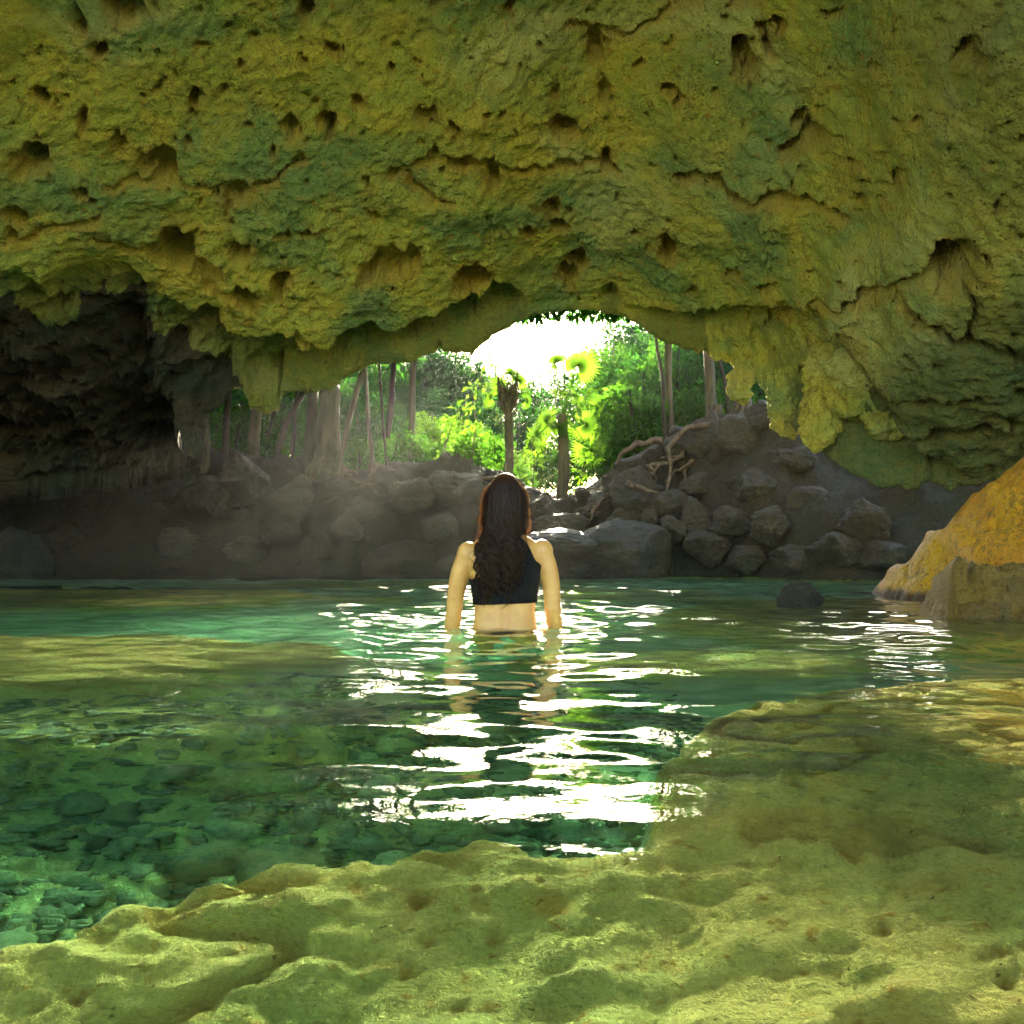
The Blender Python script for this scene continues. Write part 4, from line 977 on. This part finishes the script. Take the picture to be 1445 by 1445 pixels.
def lock():
    a = hr.uniform(-math.pi, 0)
    if hr.random() < .35: a = hr.choice((hr.uniform(-.3, .15), hr.uniform(-math.pi - .15, -math.pi + .3)))
    c = math.cos(a)
    xe = c * hr.uniform(.05, .095) - (.030 if hr.random() < .5 else .006) + hr.gauss(0, .014)
    xe = max(-.165, min(.072, xe))
    zend = hr.uniform(.16, .38)
    if xe < -.06: zend -= .05
    return dict(a=a, e=hr.uniform(-.1, .95), xe=xe, zend=zend, amp=hr.uniform(.007, .017), wl=hr.uniform(.055, .095), ph=hr.uniform(0, 6.28), layer=hr.uniform(.004, .040))
def strand(g, thick, spread, fly=0):
    a = g['a'] + hr.gauss(0, .06); c = math.cos(a); e = max(-.2, min(1.0, g['e'] + hr.gauss(0, .06)))
    root_ = HC + np.array((.079 * c * math.cos(e), -.006 + .100 * math.sin(a) * math.cos(e), .118 * math.sin(e)))
    o1, o2 = hr.gauss(0, spread), hr.gauss(0, spread); pj, wj, aj = hr.gauss(0, .16), g['wl'] * hr.uniform(.985, 1.015), hr.uniform(.8, 1.15)
    zend = g['zend'] + hr.gauss(0, .018)
    n_ = 34; t = np.linspace(0, 1, n_); z = root_[2] + (zend - root_[2]) * t
    pts = []
    for k in range(n_):
        zz = z[k]; m = float(ss(.50, .34, zz))
        hh = max(0.0, 1 - ((max(zz, HC[2]) - HC[2]) / .124) ** 2) ** .5
        wide = c * (.079 * hh if zz > HC[2] else .079 + .004 * float(ss(HC[2], .45, zz)))
        x_ = wide * (1 - m) + g['xe'] * m
        yh = HC[1] - .006 + min(math.sin(a), -.05) * .103 * max(.2, hh)
        if zz < HC[2] - .03: yh -= 0
        y_ = yh * (1 - m) + (back_y(x_, zz) - .008 - g['layer']) * m
        if t[k] < .12:
            f = t[k] / .12; x_ = root_[0] * (1 - f) + x_ * f; y_ = root_[1] * (1 - f) + y_ * f
        w_ = float(ss(.62, .42, zz)) * g['amp'] * aj * (.7 + .4 * t[k])
        tight = .35 + .65 * math.sin(min(1, t[k] * 1.1) * math.pi)
        x_ += w_ * math.sin(zz * 6.283 / wj + g['ph'] + pj) + o1 * tight
        y_ += w_ * .8 * math.cos(zz * 6.283 / wj + g['ph'] + pj) + o2 * tight * .7
        if fly:
            o_ = float(ss(.71, .60, zz)) * (1 - .5 * float(ss(.34, .2, zz))); sg = 1 if c > 0 else -1
            x_ += sg * o_ * fly * (1 + .6 * math.sin(zz * 95 + g['ph'])); y_ += o_ * .010 * math.cos(zz * 95 + g['ph'])
        pts.append((x_, y_, zz))
    H.add(*tube(pts, thick * (1.05 - .8 * t ** 2), 4, False))
for k in range(84):
    g_ = lock()
    if k >= 60: g_.update(a=-math.pi / 2 + hr.uniform(-.5, .5), xe=hr.uniform(-.06, .035), e=hr.uniform(-.1, .5))
    for j in range(14): strand(g_, hr.uniform(.0012, .0026), .0045)
    strand(g_, hr.uniform(.004, .006), .002)
for k in range(300):
    g_ = lock(); g_['a'] = hr.choice((hr.uniform(-.5, .2), hr.uniform(-math.pi - .2, -math.pi + .5))); g_['amp'] *= 1.3
    strand(g_, .0011, .004, hr.uniform(.003, .024))
link('hair', H.mesh('hair'), M_HAIR, person)

# ------------------------------------------------------------------ haze
bm = bmesh.new(); bmesh.ops.create_cube(bm, size=1)
for q in bm.verts: q.co = ((-40 if q.co.x < 0 else 40), (-30 if q.co.y < 0 else 66), (-3.6 if q.co.z < 0 else 15))
me = bpy.data.meshes.new('haze'); bm.to_mesh(me); bm.free()
M = NT('haze_air'); M.nt.nodes.remove(M.bsdf)
pv_ = M.n('ShaderNodeVolumePrincipled'); pv_.inputs['Color'].default_value = (.95, .97, .93, 1); pv_.inputs['Density'].default_value = .00008; pv_.inputs['Anisotropy'].default_value = .6
M.l(pv_.outputs[0], M.out.inputs[1])
hz = link('haze', me, M.m); tag(hz, 'pale sunlit mist hanging in the air', 'haze', kind='stuff')

def mist(c, rad, dens, label):
    bm = bmesh.new(); bmesh.ops.create_icosphere(bm, subdivisions=4, radius=1)
    for q in bm.verts: q.co = Vector((q.co.x * rad[0], q.co.y * rad[1], q.co.z * rad[2]))
    me = bpy.data.meshes.new('mist'); bm.to_mesh(me); bm.free()
    M = NT('mist_air'); M.nt.nodes.remove(M.bsdf)
    p = M.n('ShaderNodeVolumePrincipled'); p.inputs['Color'].default_value = (.95, .97, .93, 1); p.inputs['Density'].default_value = dens; p.inputs['Anisotropy'].default_value = .5
    M.l(p.outputs[0], M.out.inputs[1]); o = link('mist', me, M.m); o.location = c; tag(o, label, 'mist', kind='stuff')
mist((-3.4, 10.6, .5), (4.2, 4.0, 1.7), .00045, 'thin bright mist in the sunbeams over the left bank')
